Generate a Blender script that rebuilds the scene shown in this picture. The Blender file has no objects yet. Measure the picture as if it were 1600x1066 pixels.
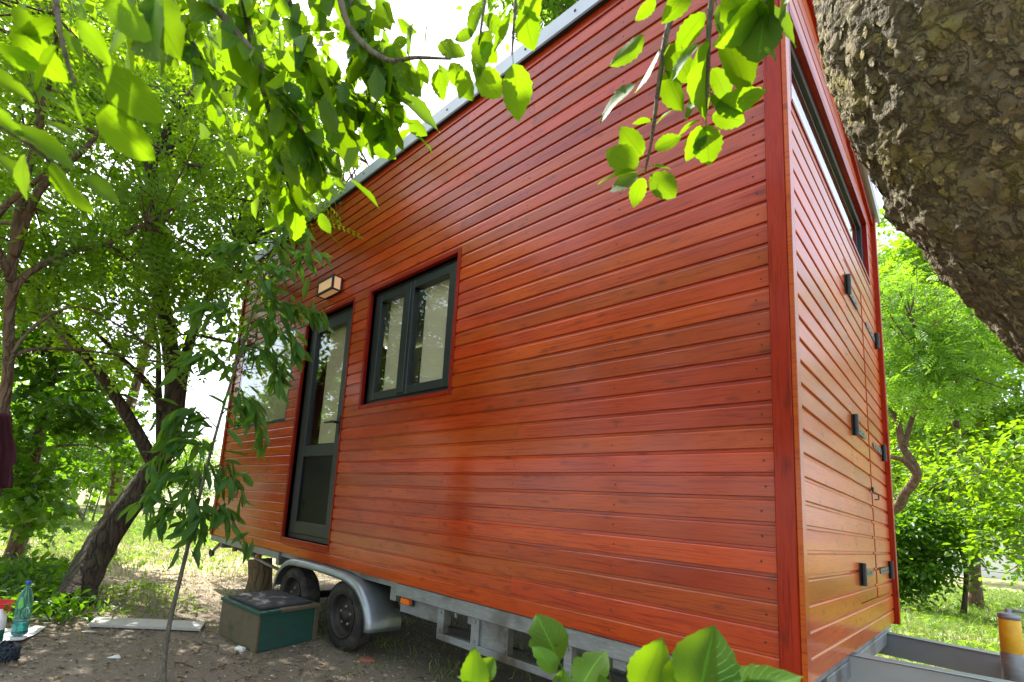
import bpy, math, random
import numpy as np
from mathutils import Matrix, Vector
random.seed(7); RNG = np.random.default_rng(11)
sc = bpy.context.scene
COL = sc.collection

# ------------------------------------------------------------------ camera
CAM = np.array([0.4233, -2.1069, 1.0008])
AX = np.array([[0.66469003, 0.74282449, 0.07999332],      # image right in the world
               [-0.05992445, 0.15973062, -0.98534014],    # image down
               [-0.74471217, 0.65015221, 0.1506847]])     # view direction
FPX, CX, CY = 775.107, 656.452, 676.455                   # of the 1600 px wide photograph
cd = bpy.data.cameras.new('camera'); cam = bpy.data.objects.new('camera', cd); COL.objects.link(cam)
m = Matrix.Identity(4)
for i in range(3):
    m[i][0] = AX[0][i]; m[i][1] = -AX[1][i]; m[i][2] = -AX[2][i]; m[i][3] = CAM[i]
cam.matrix_world = m
cd.sensor_width = 36; cd.lens = FPX / 1600 * 36
cd.shift_x = (800 - CX) / 1600; cd.shift_y = (CY - 533) / 1600
cd.clip_start = 0.05; cd.clip_end = 1000
cd.dof.use_dof = True; cd.dof.focus_distance = 3.6; cd.dof.aperture_fstop = 9.0
sc.camera = cam

# ------------------------------------------------------------------ sky and sun
SUN_EL, SUN_AZ = math.radians(54), math.radians(176)       # azimuth as direction the sun stands in, from +x anticlockwise
sd = Vector((math.cos(SUN_EL) * math.cos(SUN_AZ), math.cos(SUN_EL) * math.sin(SUN_AZ), math.sin(SUN_EL)))
w = bpy.data.worlds.new('World'); sc.world = w; w.use_nodes = True
nt = w.node_tree
sky = nt.nodes.new('ShaderNodeTexSky'); sky.sky_type = 'NISHITA'; sky.sun_disc = False
sky.sun_elevation = SUN_EL; sky.sun_rotation = math.pi / 2 - SUN_AZ
sky.dust_density = 3.0; sky.air_density = 1.0; sky.ozone_density = 1.0
hz = nt.nodes.new('ShaderNodeMix'); hz.data_type = 'RGBA'; hz.inputs[0].default_value = 0.28      # even white summer haze over the whole sky
nt.links.new(sky.outputs[0], hz.inputs[6]); hz.inputs[7].default_value = (9.0, 9.2, 9.6, 1)
nt.links.new(hz.outputs[2], nt.nodes['Background'].inputs[0])
nt.nodes['Background'].inputs[1].default_value = 0.15
sl = bpy.data.lights.new('sun', 'SUN'); sl.energy = 5.0; sl.angle = math.radians(0.53); sl.color = (1, 0.95, 0.86)
so = bpy.data.objects.new('sun', sl); COL.objects.link(so)
so.rotation_euler = sd.to_track_quat('Z', 'Y').to_euler(); so.location = (0, 0, 20)
sc.view_settings.view_transform = 'Standard'; sc.view_settings.look = 'None'
sc.view_settings.exposure = 1.5; sc.view_settings.gamma = 1
sc.cycles.max_bounces = 7; sc.cycles.diffuse_bounces = 4; sc.cycles.glossy_bounces = 3
sc.cycles.transmission_bounces = 5; sc.cycles.transparent_max_bounces = 8
sc.cycles.use_denoising = True; sc.cycles.caustics_reflective = False; sc.cycles.caustics_refractive = False
sc.cycles.sample_clamp_indirect = 6

GZ = -0.03

def ray(u, v):
    d = AX.T @ np.array([(u - CX) / FPX, (v - CY) / FPX, 1.0])
    return d / np.linalg.norm(d)
def P(u, v, d):
    return CAM + ray(u, v) * d
def nrm(a):
    a = np.asarray(a, float); return a / (np.linalg.norm(a, axis=-1, keepdims=True) + 1e-12)

# ------------------------------------------------------------------ materials
MATS = {}
class NB:
    def __init__(s, name):
        s.m = bpy.data.materials.new(name); s.m.use_nodes = True; s.t = s.m.node_tree
        s.b = s.t.nodes['Principled BSDF']; s.out = s.t.nodes['Material Output']
        MATS[name] = s.m
    def n(s, typ, **kw):
        x = s.t.nodes.new(typ)
        for k, v in kw.items(): setattr(x, k, v)
        return x
    def l(s, a, b): s.t.links.new(a, b)
    def val(s, sock, v):
        if hasattr(v, 'links') or hasattr(v, 'is_output'): s.l(v, sock)
        else: sock.default_value = v
    def coord(s, which='Object', scale=(1, 1, 1), rand=False):
        tc = s.n('ShaderNodeTexCoord'); o = tc.outputs[which]
        mp = s.n('ShaderNodeMapping'); s.l(o, mp.inputs[0]); mp.inputs['Scale'].default_value = scale
        if rand:
            oi = s.n('ShaderNodeObjectInfo'); mu = s.n('ShaderNodeMath', operation='MULTIPLY'); mu.inputs[1].default_value = 137.0
            s.l(oi.outputs['Random'], mu.inputs[0]); cb = s.n('ShaderNodeCombineXYZ')
            s.l(mu.outputs[0], cb.inputs[0]); s.l(mu.outputs[0], cb.inputs[2]); s.l(cb.outputs[0], mp.inputs['Location'])
        return mp.outputs[0]
    def noise(s, vec, scale=5, detail=4, rough=.55, dist=0):
        x = s.n('ShaderNodeTexNoise'); s.l(vec, x.inputs['Vector']); x.inputs['Scale'].default_value = scale
        x.inputs['Detail'].default_value = detail; x.inputs['Roughness'].default_value = rough; x.inputs['Distortion'].default_value = dist
        return x.outputs[0]
    def n_col(s, vec, scale, detail):
        x = s.n('ShaderNodeTexNoise'); s.l(vec, x.inputs['Vector']); x.inputs['Scale'].default_value = scale; x.inputs['Detail'].default_value = detail
        return x.outputs[1]
    def ramp(s, fac, stops):
        x = s.n('ShaderNodeValToRGB'); s.l(fac, x.inputs[0]); e = x.color_ramp.elements
        while len(e) < len(stops): e.new(.5)
        for k, (p, c) in enumerate(stops):
            e[k].position = p; e[k].color = (*c, 1) if len(c) == 3 else c
        return x.outputs[0]
    def mix(s, fac, a, b, blend='MIX'):
        x = s.n('ShaderNodeMix', data_type='RGBA', blend_type=blend)
        s.val(x.inputs[0], fac)
        for sock, v in ((x.inputs[6], a), (x.inputs[7], b)):
            if isinstance(v, tuple): sock.default_value = (*v, 1) if len(v) == 3 else v
            else: s.l(v, sock)
        return x.outputs[2]
    def math(s, op, a, b=0.0):
        x = s.n('ShaderNodeMath', operation=op); s.val(x.inputs[0], a); s.val(x.inputs[1], b); return x.outputs[0]
    def bump(s, h, strength=.3, dist=.01):
        x = s.n('ShaderNodeBump'); x.inputs['Strength'].default_value = strength; x.inputs['Distance'].default_value = dist
        s.l(h, x.inputs['Height']); s.l(x.outputs[0], s.b.inputs['Normal'])
    def set(s, **kw):
        for k, v in kw.items():
            k = k.replace('_', ' ')
            if isinstance(v, tuple): s.b.inputs[k].default_value = (*v, 1) if len(v) == 3 else v
            elif isinstance(v, (int, float)): s.b.inputs[k].default_value = v
            else: s.l(v, s.b.inputs[k])
        return s.m

def m_wood(name, light, mid, dark, coat=.9, rand=True, up=False):
    b = NB(name)
    v = b.coord(scale=(40, 40, 1.4) if up else (1.4, 40, 40), rand=rand)
    v2 = b.coord(scale=(9, 9, 4.2) if up else (4.2, 9, 10), rand=rand)
    v3 = b.coord(scale=(3, 3, 1.1) if up else (1.1, 3, 3), rand=rand)
    grain = b.noise(v, 2.2, 7, .68, 1.0)
    tone = b.noise(v3, 1.6, 3, .5)
    c = b.ramp(grain, [(.36, mid), (.50, light), (.56, light), (.68, mid)])
    c2 = b.ramp(tone, [(.35, dark), (.62, (1, 1, 1))])
    c = b.mix(.55, c, b.mix(1.0, c, c2, 'MULTIPLY'))
    # board to board difference
    oi = b.n('ShaderNodeObjectInfo')
    hs = b.n('ShaderNodeHueSaturation'); b.l(c, hs.inputs['Color'])
    mr = b.n('ShaderNodeMapRange'); b.l(oi.outputs['Random'], mr.inputs[0]); mr.inputs[3].default_value = .83; mr.inputs[4].default_value = 1.14
    b.l(mr.outputs[0], hs.inputs['Value'])
    mh = b.n('ShaderNodeMapRange'); b.l(b.math('FRACT', b.math('MULTIPLY', oi.outputs['Random'], 17.3)), mh.inputs[0])
    mh.inputs[3].default_value = .495; mh.inputs[4].default_value = .504; b.l(mh.outputs[0], hs.inputs['Hue'])
    c = hs.outputs[0]
    # knots
    sx = b.n('ShaderNodeSeparateXYZ'); b.l(v2, sx.inputs[0]); cx = b.n('ShaderNodeCombineXYZ'); b.l(sx.outputs[0], cx.inputs[0]); b.l(sx.outputs[2], cx.inputs[1])
    vo = b.n('ShaderNodeTexVoronoi', feature='F1', voronoi_dimensions='2D'); b.l(b.mix(.28, cx.outputs[0], b.n_col(v2, 3.5, 4), 'ADD'), vo.inputs['Vector']); vo.inputs['Scale'].default_value = 1.2
    vo.inputs['Randomness'].default_value = 1.0
    kn = b.ramp(vo.outputs['Distance'], [(.02, (1, 1, 1)), (.19, (0, 0, 0))])
    pick = b.ramp(vo.outputs['Color'], [(.60, (0, 0, 0)), (.68, (1, 1, 1))])
    kf = b.math('MULTIPLY', kn, pick)
    c = b.mix(b.math('MULTIPLY', kf, .55), c, (.060, .008, .003))
    b.bump(grain, .12, .004)
    rr = b.n('ShaderNodeMapRange'); b.l(grain, rr.inputs[0]); rr.inputs[3].default_value = .32; rr.inputs[4].default_value = .5
    b.set(Base_Color=c, Roughness=rr.outputs[0], Coat_Weight=coat, Coat_Roughness=.17, Coat_IOR=1.55); b.b.inputs['Specular IOR Level'].default_value = .06
    return b.m
m_wood('varnished_pine', (.46, .060, .003), (.26, .019, .001), (.58, .34, .28), .75)
m_wood('end_pine_lit', (.55, .105, .006), (.40, .048, .003), (.7, .5, .42), .5)  # lighter, yellower pine: reflection of sunlit greenery put into the end wall colour
m_wood('post_wood', (.34, .022, .005), (.20, .010, .002), (.65, .5, .5), .3, up=True)
m_wood('red_trim', (.30, .020, .005), (.18, .010, .003), (.6, .5, .5), .3)

def m_plain(name, col, rough=.5, metal=0, var=.2, scale=20, bump=.1, **kw):
    b = NB(name); v = b.coord()
    n = b.noise(v, scale, 5)
    c = b.mix(n, tuple(x * (1 - var) for x in col), tuple(min(1, x * (1 + var)) for x in col))
    if bump: b.bump(n, bump, .005)
    r = b.n('ShaderNodeMapRange'); b.l(b.noise(v, scale * .4, 4), r.inputs[0]); r.inputs[3].default_value = rough * .75; r.inputs[4].default_value = min(1, rough * 1.25)
    b.set(Base_Color=c, Roughness=r.outputs[0], Metallic=metal, **kw)
    return b.m
m_plain('dark_frame', (.011, .016, .019), .38, 0, .1, 60, .03)
m_plain('door_panel', (.004, .005, .005), .3, 0, .15, 12, .02, Specular_IOR_Level=.2)
b = NB('galvanised'); v = b.coord(); n = b.noise(v, 6, 6, .65); n2 = b.noise(b.coord(scale=(1, 1, 6)), 18, 5, .7); n3 = b.noise(v, 2.2, 5, .6)
c = b.mix(n, (.18, .195, .205), (.33, .355, .365)); c = b.mix(b.ramp(n2, [(.5, (0, 0, 0)), (.75, (1, 1, 1))]), c, (.40, .42, .43)); c = b.mix(b.ramp(n3, [(.52, (0, 0, 0)), (.70, (1, 1, 1))]), c, (.10, .085, .06))
b.bump(n2, .15, .004); b.set(Base_Color=c, Roughness=.5, Metallic=.55)
m_plain('fender_steel', (.30, .335, .36), .40, .7, .35, 7, .08)
m_plain('roof_metal', (.36, .40, .42), .45, .6, .12, 8, .03)
m_plain('black_iron', (.018, .022, .022), .45, .2, .3, 60, .1)
m_plain('hinge_green', (.045, .06, .042), .45, .2, .2, 60, .1)
b = NB('tyre_rubber'); v = b.coord(); n = b.noise(v, 9, 6, .7)
c = b.mix(b.ramp(n, [(.45, (0, 0, 0)), (.75, (1, 1, 1))]), (.016, .015, .014), (.085, .070, .052)); b.bump(n, .3, .005); b.set(Base_Color=c, Roughness=.85)
m_plain('rim_rusty', (.035, .028, .025), .6, .3, .6, 30, .3)
m_plain('blind_cloth', (.62, .55, .40), .9, 0, .05, 200, .02)
m_plain('room_dark', (.03, .028, .025), .8)
m_plain('amber', (.8, .16, .01), .25, 0, .2, 80, .1)
m_plain('brown_tube', (.25, .10, .04), .6, 0, .3, 40)
m_plain('yellow_paint', (.75, .42, .02), .5, 0, .25, 30, .1)
m_plain('white_plaster', (.75, .75, .72), .8, 0, .06, 4)
m_plain('roof_tile', (.42, .44, .46), .6, .1, .2, 10)
m_plain('grey_plank', (.42, .41, .38), .8, 0, .2, 30)
m_plain('white_paper', (.82, .83, .85), .7, 0, .05, 20)
m_plain('white_plastic', (.8, .8, .8), .35, 0, .03, 20, 0)
m_plain('red_plastic', (.7, .02, .02), .3, 0, .05, 20, 0)
m_plain('blue_cap', (.02, .10, .55), .3, 0, .05, 20, 0)
m_plain('maroon_cloth', (.055, .008, .014), .95, 0, .4, 60, .4)
m_plain('blue_yarn', (.025, .035, .05), .9, 0, .5, 80, .5)
m_plain('doormat', (.038, .038, .045), .95, 0, .6, 120, .6)
m_plain('brick_red', (.30, .11, .07), .85, 0, .35, 40, .4)
m_plain('nail', (.03, .012, .008), .6, .2)
m_plain('lamp_metal', (.03, .03, .03), .4, .5)
m_plain('dry_litter', (.26, .19, .11), .85, 0, .5, 15)
m_plain('pale_litter', (.5, .47, .40), .85, 0, .4, 15)

# painted old crate wood
b = NB('crate_green'); v = b.coord(scale=(3, 3, 12)); n = b.noise(v, 3, 6, .65); n2 = b.noise(b.coord(), 9, 5, .7)
c = b.mix(n, (.010, .055, .040), (.024, .095, .070)); c = b.mix(b.ramp(n2, [(.58, (0, 0, 0)), (.7, (1, 1, 1))]), c, (.05, .05, .03))
b.bump(n, .4, .005); b.set(Base_Color=c, Roughness=.65)
b = NB('crate_brown'); v = b.coord(scale=(3, 3, 14)); n = b.noise(v, 3, 6, .65); n2 = b.noise(b.coord(), 7, 5, .7)
c = b.mix(n, (.085, .068, .040), (.17, .135, .080)); c = b.mix(b.ramp(n2, [(.55, (0, 0, 0)), (.72, (1, 1, 1))]), c, (.045, .06, .035))
b.bump(n, .5, .005); b.set(Base_Color=c, Roughness=.8)

# lamp glow
b = NB('lamp_glow'); b.set(Base_Color=(.9, .6, .35), Emission_Color=(1, .55, .25), Emission_Strength=.07, Roughness=.4)

# window glass: thin pane, reflects by angle, otherwise clear
b = NB('glass')
gm = b.n('ShaderNodeNewGeometry'); vm = b.n('ShaderNodeVectorMath', operation='DOT_PRODUCT'); b.l(gm.outputs['Normal'], vm.inputs[0]); b.l(gm.outputs['Incoming'], vm.inputs[1])
om = b.math('SUBTRACT', 1.0, b.math('ABSOLUTE', vm.outputs['Value']))
f2 = b.math('ADD', .07, b.math('MULTIPLY', .93, b.math('POWER', om, 4.2)))
gl = b.n('ShaderNodeBsdfGlossy'); gl.inputs['Roughness'].default_value = .012; gl.inputs['Color'].default_value = (.92, .95, .95, 1)
tr = b.n('ShaderNodeBsdfTransparent'); tr.inputs['Color'].default_value = (.95, .97, .96, 1)
mx = b.n('ShaderNodeMixShader'); b.l(f2, mx.inputs[0]); b.l(tr.outputs[0], mx.inputs[1]); b.l(gl.outputs[0], mx.inputs[2])
b.l(mx.outputs[0], b.out.inputs[0])
b = NB('bottle_pet'); b.set(Base_Color=(.35, .70, .85), Roughness=.12, Transmission_Weight=.85, IOR=1.2)
b = NB('bottle_green'); b.set(Base_Color=(.05, .45, .30), Roughness=.15, Transmission_Weight=.7, IOR=1.2)

def m_leaf(name, a, bcol, tcol, trans=.45, rough=.42, uv=False, spec=.4):
    b = NB(name)
    at = b.n('ShaderNodeAttribute', attribute_name='tint')
    oi = b.n('ShaderNodeObjectInfo')
    t = at.outputs['Fac'] if not uv else oi.outputs['Random']
    c = b.mix(t, a, bcol)
    tc = b.mix(t, tuple(x * .75 for x in tcol), tuple(min(1, x * 1.2) for x in tcol))
    if uv:
        uvn = b.n('ShaderNodeUVMap'); sp = b.n('ShaderNodeSeparateXYZ'); b.l(uvn.outputs[0], sp.inputs[0])
        du = b.math('ABSOLUTE', b.math('SUBTRACT', sp.outputs[1], .5))
        mid = b.ramp(du, [(.012, (1, 1, 1)), (.035, (0, 0, 0))])
        ph = b.math('SUBTRACT', b.math('MULTIPLY', sp.outputs[0], 9.0), b.math('MULTIPLY', du, 7.0))
        vein = b.ramp(b.math('ABSOLUTE', b.math('SUBTRACT', b.math('FRACT', ph), .5)), [(.03, (1, 1, 1)), (.10, (0, 0, 0))])
        vv = b.math('MAXIMUM', mid, b.math('MULTIPLY', vein, .55))
        nz = b.noise(b.coord('UV', (6, 6, 6)), 3, 4)
        c = b.mix(b.math('MULTIPLY', vv, .8), b.mix(b.math('MULTIPLY', nz, .35), c, tuple(x * 1.7 for x in bcol)), tuple(min(1, x * 3.4) for x in bcol))
        tc = b.mix(b.math('MULTIPLY', vv, .6), tc, tuple(x * .45 for x in tcol))
        b.bump(vv, .5, .002)
        oc = b.coord('UV', (5, 3, 5), True); sp_ = b.noise(oc, 2.2, 5, .65)
        c = b.mix(b.ramp(sp_, [(.66, (0, 0, 0)), (.72, (1, 1, 1))]), c, (.10, .075, .02))
        hole = b.ramp(b.noise(oc, 3.1, 2, .5), [(.735, (0, 0, 0)), (.745, (1, 1, 1))])
    b.set(Base_Color=c, Roughness=rough); b.b.inputs['Specular IOR Level'].default_value = spec
    tl = b.n('ShaderNodeBsdfTranslucent'); b.l(tc, tl.inputs['Color'])
    mx = b.n('ShaderNodeMixShader'); mx.inputs[0].default_value = trans
    b.l(b.b.outputs[0], mx.inputs[1]); b.l(tl.outputs[0], mx.inputs[2]); b.l(mx.outputs[0], b.out.inputs[0])
    if uv:                                                  # insect holes eaten through the blade
        tp_ = b.n('ShaderNodeBsdfTransparent'); m2 = b.n('ShaderNodeMixShader'); b.l(hole, m2.inputs[0]); b.l(mx.outputs[0], m2.inputs[1]); b.l(tp_.outputs[0], m2.inputs[2]); b.l(m2.outputs[0], b.out.inputs[0])
    return b.m
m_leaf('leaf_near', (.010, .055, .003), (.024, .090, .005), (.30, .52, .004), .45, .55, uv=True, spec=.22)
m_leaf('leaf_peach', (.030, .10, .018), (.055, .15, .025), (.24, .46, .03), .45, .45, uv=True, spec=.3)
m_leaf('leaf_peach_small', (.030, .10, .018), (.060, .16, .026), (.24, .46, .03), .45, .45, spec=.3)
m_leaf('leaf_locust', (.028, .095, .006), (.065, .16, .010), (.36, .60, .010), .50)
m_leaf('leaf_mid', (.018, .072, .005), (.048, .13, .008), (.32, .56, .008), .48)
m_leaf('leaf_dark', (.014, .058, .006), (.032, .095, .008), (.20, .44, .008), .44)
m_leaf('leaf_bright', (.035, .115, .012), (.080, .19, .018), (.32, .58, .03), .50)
m_leaf('grass_green', (.11, .19, .035), (.30, .34, .10), (.28, .40, .07), .35, .5)
m_leaf('grass_dry', (.24, .22, .08), (.40, .34, .16), (.4, .36, .14), .30, .6)

def m_bark(name, c0, c1, c2, scale=8, strength=1.0, stretch=.35, dist=.03):
    b = NB(name); v = b.coord(scale=(1, 1, stretch))
    vo = b.n('ShaderNodeTexVoronoi', feature='DISTANCE_TO_EDGE'); b.l(b.mix(.25, v, b.noise(v, scale * .6, 5), 'ADD'), vo.inputs['Vector']); vo.inputs['Scale'].default_value = scale
    n = b.noise(v, scale * 1.6, 8, .7); n2 = b.noise(b.coord(), scale * .45, 5, .6)
    h = b.math('ADD', b.ramp(vo.outputs['Distance'], [(0, (0, 0, 0)), (.22, (1, 1, 1))]), n)
    c = b.mix(n, c0, c1); c = b.mix(b.ramp(n2, [(.48, (0, 0, 0)), (.66, (1, 1, 1))]), c, c2)
    c = b.mix(b.math('MULTIPLY', b.ramp(vo.outputs['Distance'], [(0, (1, 1, 1)), (.09, (0, 0, 0))]), .6), c, tuple(x * .45 for x in c0))
    b.bump(h, strength, dist); b.set(Base_Color=c, Roughness=.9)
    return b.m
m_bark('bark_old', (.075, .062, .038), (.25, .205, .12), (.24, .20, .05), 26, .9, .6, .014)
m_bark('bark_flake', (.10, .083, .05), (.34, .285, .17), (.31, .265, .09), 30, .7, 1, .006)
m_bark('bark_dark', (.045, .032, .022), (.11, .080, .052), (.09, .085, .05), 12, 1.0, .3, .03)
m_bark('bark_grey', (.10, .085, .065), (.20, .18, .14), (.16, .17, .11), 25, .7, .3, .01)
m_bark('bark_brown', (.10, .06, .035), (.20, .125, .075), (.14, .12, .07), 14, .9, .35, .02)
m_bark('stump_bark', (.13, .085, .045), (.26, .18, .10), (.2, .16, .09), 16, .9, .2, .01)

# ground: bare soil by the trailer, dry straw and grass further out
b = NB('ground_soil')
g = b.n('ShaderNodeNewGeometry'); sp = b.n('ShaderNodeSeparateXYZ'); b.l(g.outputs['Position'], sp.inputs[0])
pos = g.outputs['Position']
n1 = b.noise(pos, 1.1, 6, .6); n2 = b.noise(pos, 9, 6, .65); n3 = b.noise(pos, 60, 4, .6)
soil = b.mix(n2, (.085, .064, .045), (.23, .18, .135)); soil = b.mix(b.math('MULTIPLY', n3, .5), soil, (.30, .255, .195))
straw = b.mix(n2, (.27, .21, .12), (.48, .41, .27))
green = b.mix(n2, (.11, .15, .04), (.30, .29, .11))
farx = b.n('ShaderNodeMapRange'); b.l(b.math('ADD', sp.outputs[0], b.math('MULTIPLY', n1, 3.0)), farx.inputs[0]); farx.inputs[1].default_value = -3.0; farx.inputs[2].default_value = -5.2
c = b.mix(farx.outputs[0], soil, straw)
far2 = b.n('ShaderNodeMapRange'); b.l(b.math('ADD', sp.outputs[0], b.math('MULTIPLY', n1, 6.0)), far2.inputs[0]); far2.inputs[1].default_value = -5.5; far2.inputs[2].default_value = -9.5
c = b.mix(far2.outputs[0], c, green)
fary = b.n('ShaderNodeMapRange'); b.l(b.math('ADD', sp.outputs[1], b.math('MULTIPLY', n1, 3.0)), fary.inputs[0]); fary.inputs[1].default_value = 4.5; fary.inputs[2].default_value = 6.5
c = b.mix(fary.outputs[0], c, b.mix(b.ramp(n1, [(.5, (0, 0, 0)), (.6, (1, 1, 1))]), green, straw))
b.bump(b.math('ADD', n2, b.math('MULTIPLY', n3, .5)), .7, .03); b.set(Base_Color=c, Roughness=.95)

# ------------------------------------------------------------------ mesh helpers
def link(o, parent=None):
    COL.objects.link(o)
    if parent is not None: o.parent = parent
    return o
def thing(name, label, cat, loc=(0, 0, 0), group=None):
    o = bpy.data.objects.new(name, None); o.location = loc; o.empty_display_size = .1
    o['label'] = label; o['category'] = cat
    if group: o['group'] = group
    link(o); return o
def tag(o, label, cat, group=None):
    o['label'] = label; o['category'] = cat
    if group: o['group'] = group
    return o
class MB:
    def __init__(s): s.v = []; s.f = []
    def add(s, v, f):
        o = len(s.v); s.v += [tuple(map(float, x)) for x in v]; s.f += [tuple(i + o for i in x) for x in f]; return s
    def box(s, x0, x1, y0, y1, z0, z1, bev=0.0):
        if bev <= 0:
            v = [(x, y, z) for x in (x0, x1) for y in (y0, y1) for z in (z0, z1)]
            return s.add(v, [(0, 1, 3, 2), (4, 6, 7, 5), (0, 4, 5, 1), (2, 3, 7, 6), (0, 2, 6, 4), (1, 5, 7, 3)])
        e = bev; c = ((x0 + x1) / 2, (y0 + y1) / 2, (z0 + z1) / 2); h = ((x1 - x0) / 2, (y1 - y0) / 2, (z1 - z0) / 2)
        v = []; idx = {}
        for sx in (-1, 1):
            for sy in (-1, 1):
                for sz in (-1, 1):
                    for a in range(3):
                        q = [sx * (h[0] - e), sy * (h[1] - e), sz * (h[2] - e)]; q[a] = (sx, sy, sz)[a] * h[a]
                        idx[(sx, sy, sz, a)] = len(v); v.append((c[0] + q[0], c[1] + q[1], c[2] + q[2]))
        f = []
        for a in range(3):
            b_, c_ = (a + 1) % 3, (a + 2) % 3
            for sg in (-1, 1):
                r = []
                for p, q in ((-1, -1), (1, -1), (1, 1), (-1, 1)):
                    k = [0, 0, 0]; k[a] = sg; k[b_] = p; k[c_] = q; r.append(idx[(*k, a)])
                f.append(tuple(r if sg > 0 else r[::-1]))
            for p in (-1, 1):
                for q in (-1, 1):
                    k0 = [0, 0, 0]; k0[b_] = p; k0[c_] = q; k1 = list(k0); k0[a] = -1; k1[a] = 1
                    r = (idx[(*k0, b_)], idx[(*k1, b_)], idx[(*k1, c_)], idx[(*k0, c_)]); f.append(r if p * q > 0 else r[::-1])
        for sx in (-1, 1):
            for sy in (-1, 1):
                for sz in (-1, 1):
                    r = tuple(idx[(sx, sy, sz, a)] for a in range(3)); f.append(r if sx * sy * sz > 0 else r[::-1])
        return s.add(v, f)
    def tube(s, pts, rad, n=8, cap=True, wob=0.0, seed=0):
        pts = np.asarray(pts, float); k = len(pts)
        rad = np.full(k, rad) if np.isscalar(rad) else np.asarray(rad, float)
        t = nrm(np.gradient(pts, axis=0)); ref = np.array([0, 0, 1.0]) if abs(t[0][2]) < .9 else np.array([1.0, 0, 0])
        u = nrm(np.cross(t[0], ref)); o = len(s.v); rg = np.random.default_rng(seed)
        an = np.arange(n) / n * 2 * np.pi
        w0 = 1 + wob * rg.standard_normal(n)
        for i in range(k):
            u = u - t[i] * (u @ t[i]); u = nrm(u); w_ = np.cross(t[i], u)
            ww = w0 * (1 + wob * .6 * rg.standard_normal(n)) if wob else np.ones(n)
            for a in range(n):
                s.v.append(tuple(pts[i] + rad[i] * ww[a] * (math.cos(an[a]) * u + math.sin(an[a]) * w_)))
        for i in range(k - 1):
            for a in range(n):
                b_ = (a + 1) % n
                s.f.append((o + i * n + a, o + i * n + b_, o + (i + 1) * n + b_, o + (i + 1) * n + a))
        if cap:
            s.f.append(tuple(o + a for a in range(n))[::-1]); s.f.append(tuple(o + (k - 1) * n + a for a in range(n)))
        return s
    def lathe(s, prof, n=20, c=(0, 0, 0), axis='z'):
        o = len(s.v)
        for r, h in prof:
            for a in range(n):
                q = a / n * 2 * math.pi
                p = (r * math.cos(q), r * math.sin(q), h)
                if axis == 'y': p = (p[0], p[2], p[1])
                if axis == 'x': p = (p[2], p[0], p[1])
                s.v.append((c[0] + p[0], c[1] + p[1], c[2] + p[2]))
        for i in range(len(prof) - 1):
            for a in range(n):
                b_ = (a + 1) % n
                s.f.append((o + i * n + a, o + i * n + b_, o + (i + 1) * n + b_, o + (i + 1) * n + a))
        return s
    def prism(s, poly, y0, y1):              # polygon in x,z pulled along y
        n = len(poly); v = [(x, y0, z) for x, z in poly] + [(x, y1, z) for x, z in poly]
        return s.add(v, [tuple(range(n)), tuple(range(n, 2 * n))[::-1]] + [(i + n, (i + 1) % n + n, (i + 1) % n, i)[::1] for i in range(n)])
    def build(s, name, mat, parent=None, smooth=False, kind=None):
        me = bpy.data.meshes.new(name); me.from_pydata(s.v, [], s.f); me.update()
        me.materials.append(MATS[mat])
        if smooth: me.polygons.foreach_set('use_smooth', [True] * len(me.polygons))
        o = link(bpy.data.objects.new(name, me), parent)
        if kind: o['kind'] = kind
        return o
def fast_mesh(name, verts, faces, mat, tint=None, smooth=False):
    """verts (N,3), faces (M,k) of one size"""
    me = bpy.data.meshes.new(name); N = len(verts); M, k = faces.shape
    me.vertices.add(N); me.vertices.foreach_set('co', np.ascontiguousarray(verts, np.float32).ravel())
    me.loops.add(M * k); me.loops.foreach_set('vertex_index', np.ascontiguousarray(faces, np.int32).ravel())
    me.polygons.add(M); me.polygons.foreach_set('loop_start', np.arange(0, M * k, k, dtype=np.int32))
    me.update(calc_edges=True)
    if tint is not None:
        a = me.attributes.new('tint', 'FLOAT', 'POINT'); a.data.foreach_set('value', np.ascontiguousarray(tint, np.float32))
    if smooth: me.polygons.foreach_set('use_smooth', np.ones(M, bool))
    me.materials.append(MATS[mat]); return me
# leaf patterns: length along x, width along y, 1 unit long
def pat_simple(wd=.55, fold=.12):
    v = np.array([(0, 0, 0), (.38, wd / 2, fold), (.75, wd * .36, fold * .6), (1, 0, -.08), (.75, -wd * .36, fold * .6), (.38, -wd / 2, fold)])
    f = np.array([(0, 1, 2), (0, 2, 3), (0, 3, 4), (0, 4, 5)])
    return v, f[:, ::-1]
def pat_rhomb(wd=.6, fold=.10):
    v = np.array([(0, 0, 0), (.45, wd / 2, fold), (1, 0, -.06), (.45, -wd / 2, fold)])
    return v, np.array([(0, 2, 1), (0, 3, 2)])
def pat_pinnate(n=6, ll=.2, wd=.10):
    vs = []; fs = []
    for i in range(n):
        x = .18 + .76 * i / (n - 1)
        for sg in (-1, 1):
            o = len(vs); dx, dy = .05, sg
            vs += [(x, 0, 0), (x + .02 + wd / 2, sg * ll * .5, .015), (x + .05, sg * ll, -.02), (x + .02 - wd / 2, sg * ll * .5, .015)]
            fs += [(o, o + 1, o + 2), (o, o + 2, o + 3)] if sg < 0 else [(o, o + 2, o + 1), (o, o + 3, o + 2)]
    o = len(vs); vs += [(.94, 0, 0), (1.05, wd / 2, 0), (1.15, 0, -.02), (1.05, -wd / 2, 0)]; fs += [(o, o + 2, o + 1), (o, o + 3, o + 2)]
    o = len(vs); vs += [(0, .006, 0), (1, .004, 0), (1, -.004, 0)]; fs += [(o, o + 1, o + 2)]
    v = np.array(vs, float); v[:, 2] -= .22 * v[:, 0] ** 2
    return v, np.array(fs)
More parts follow.
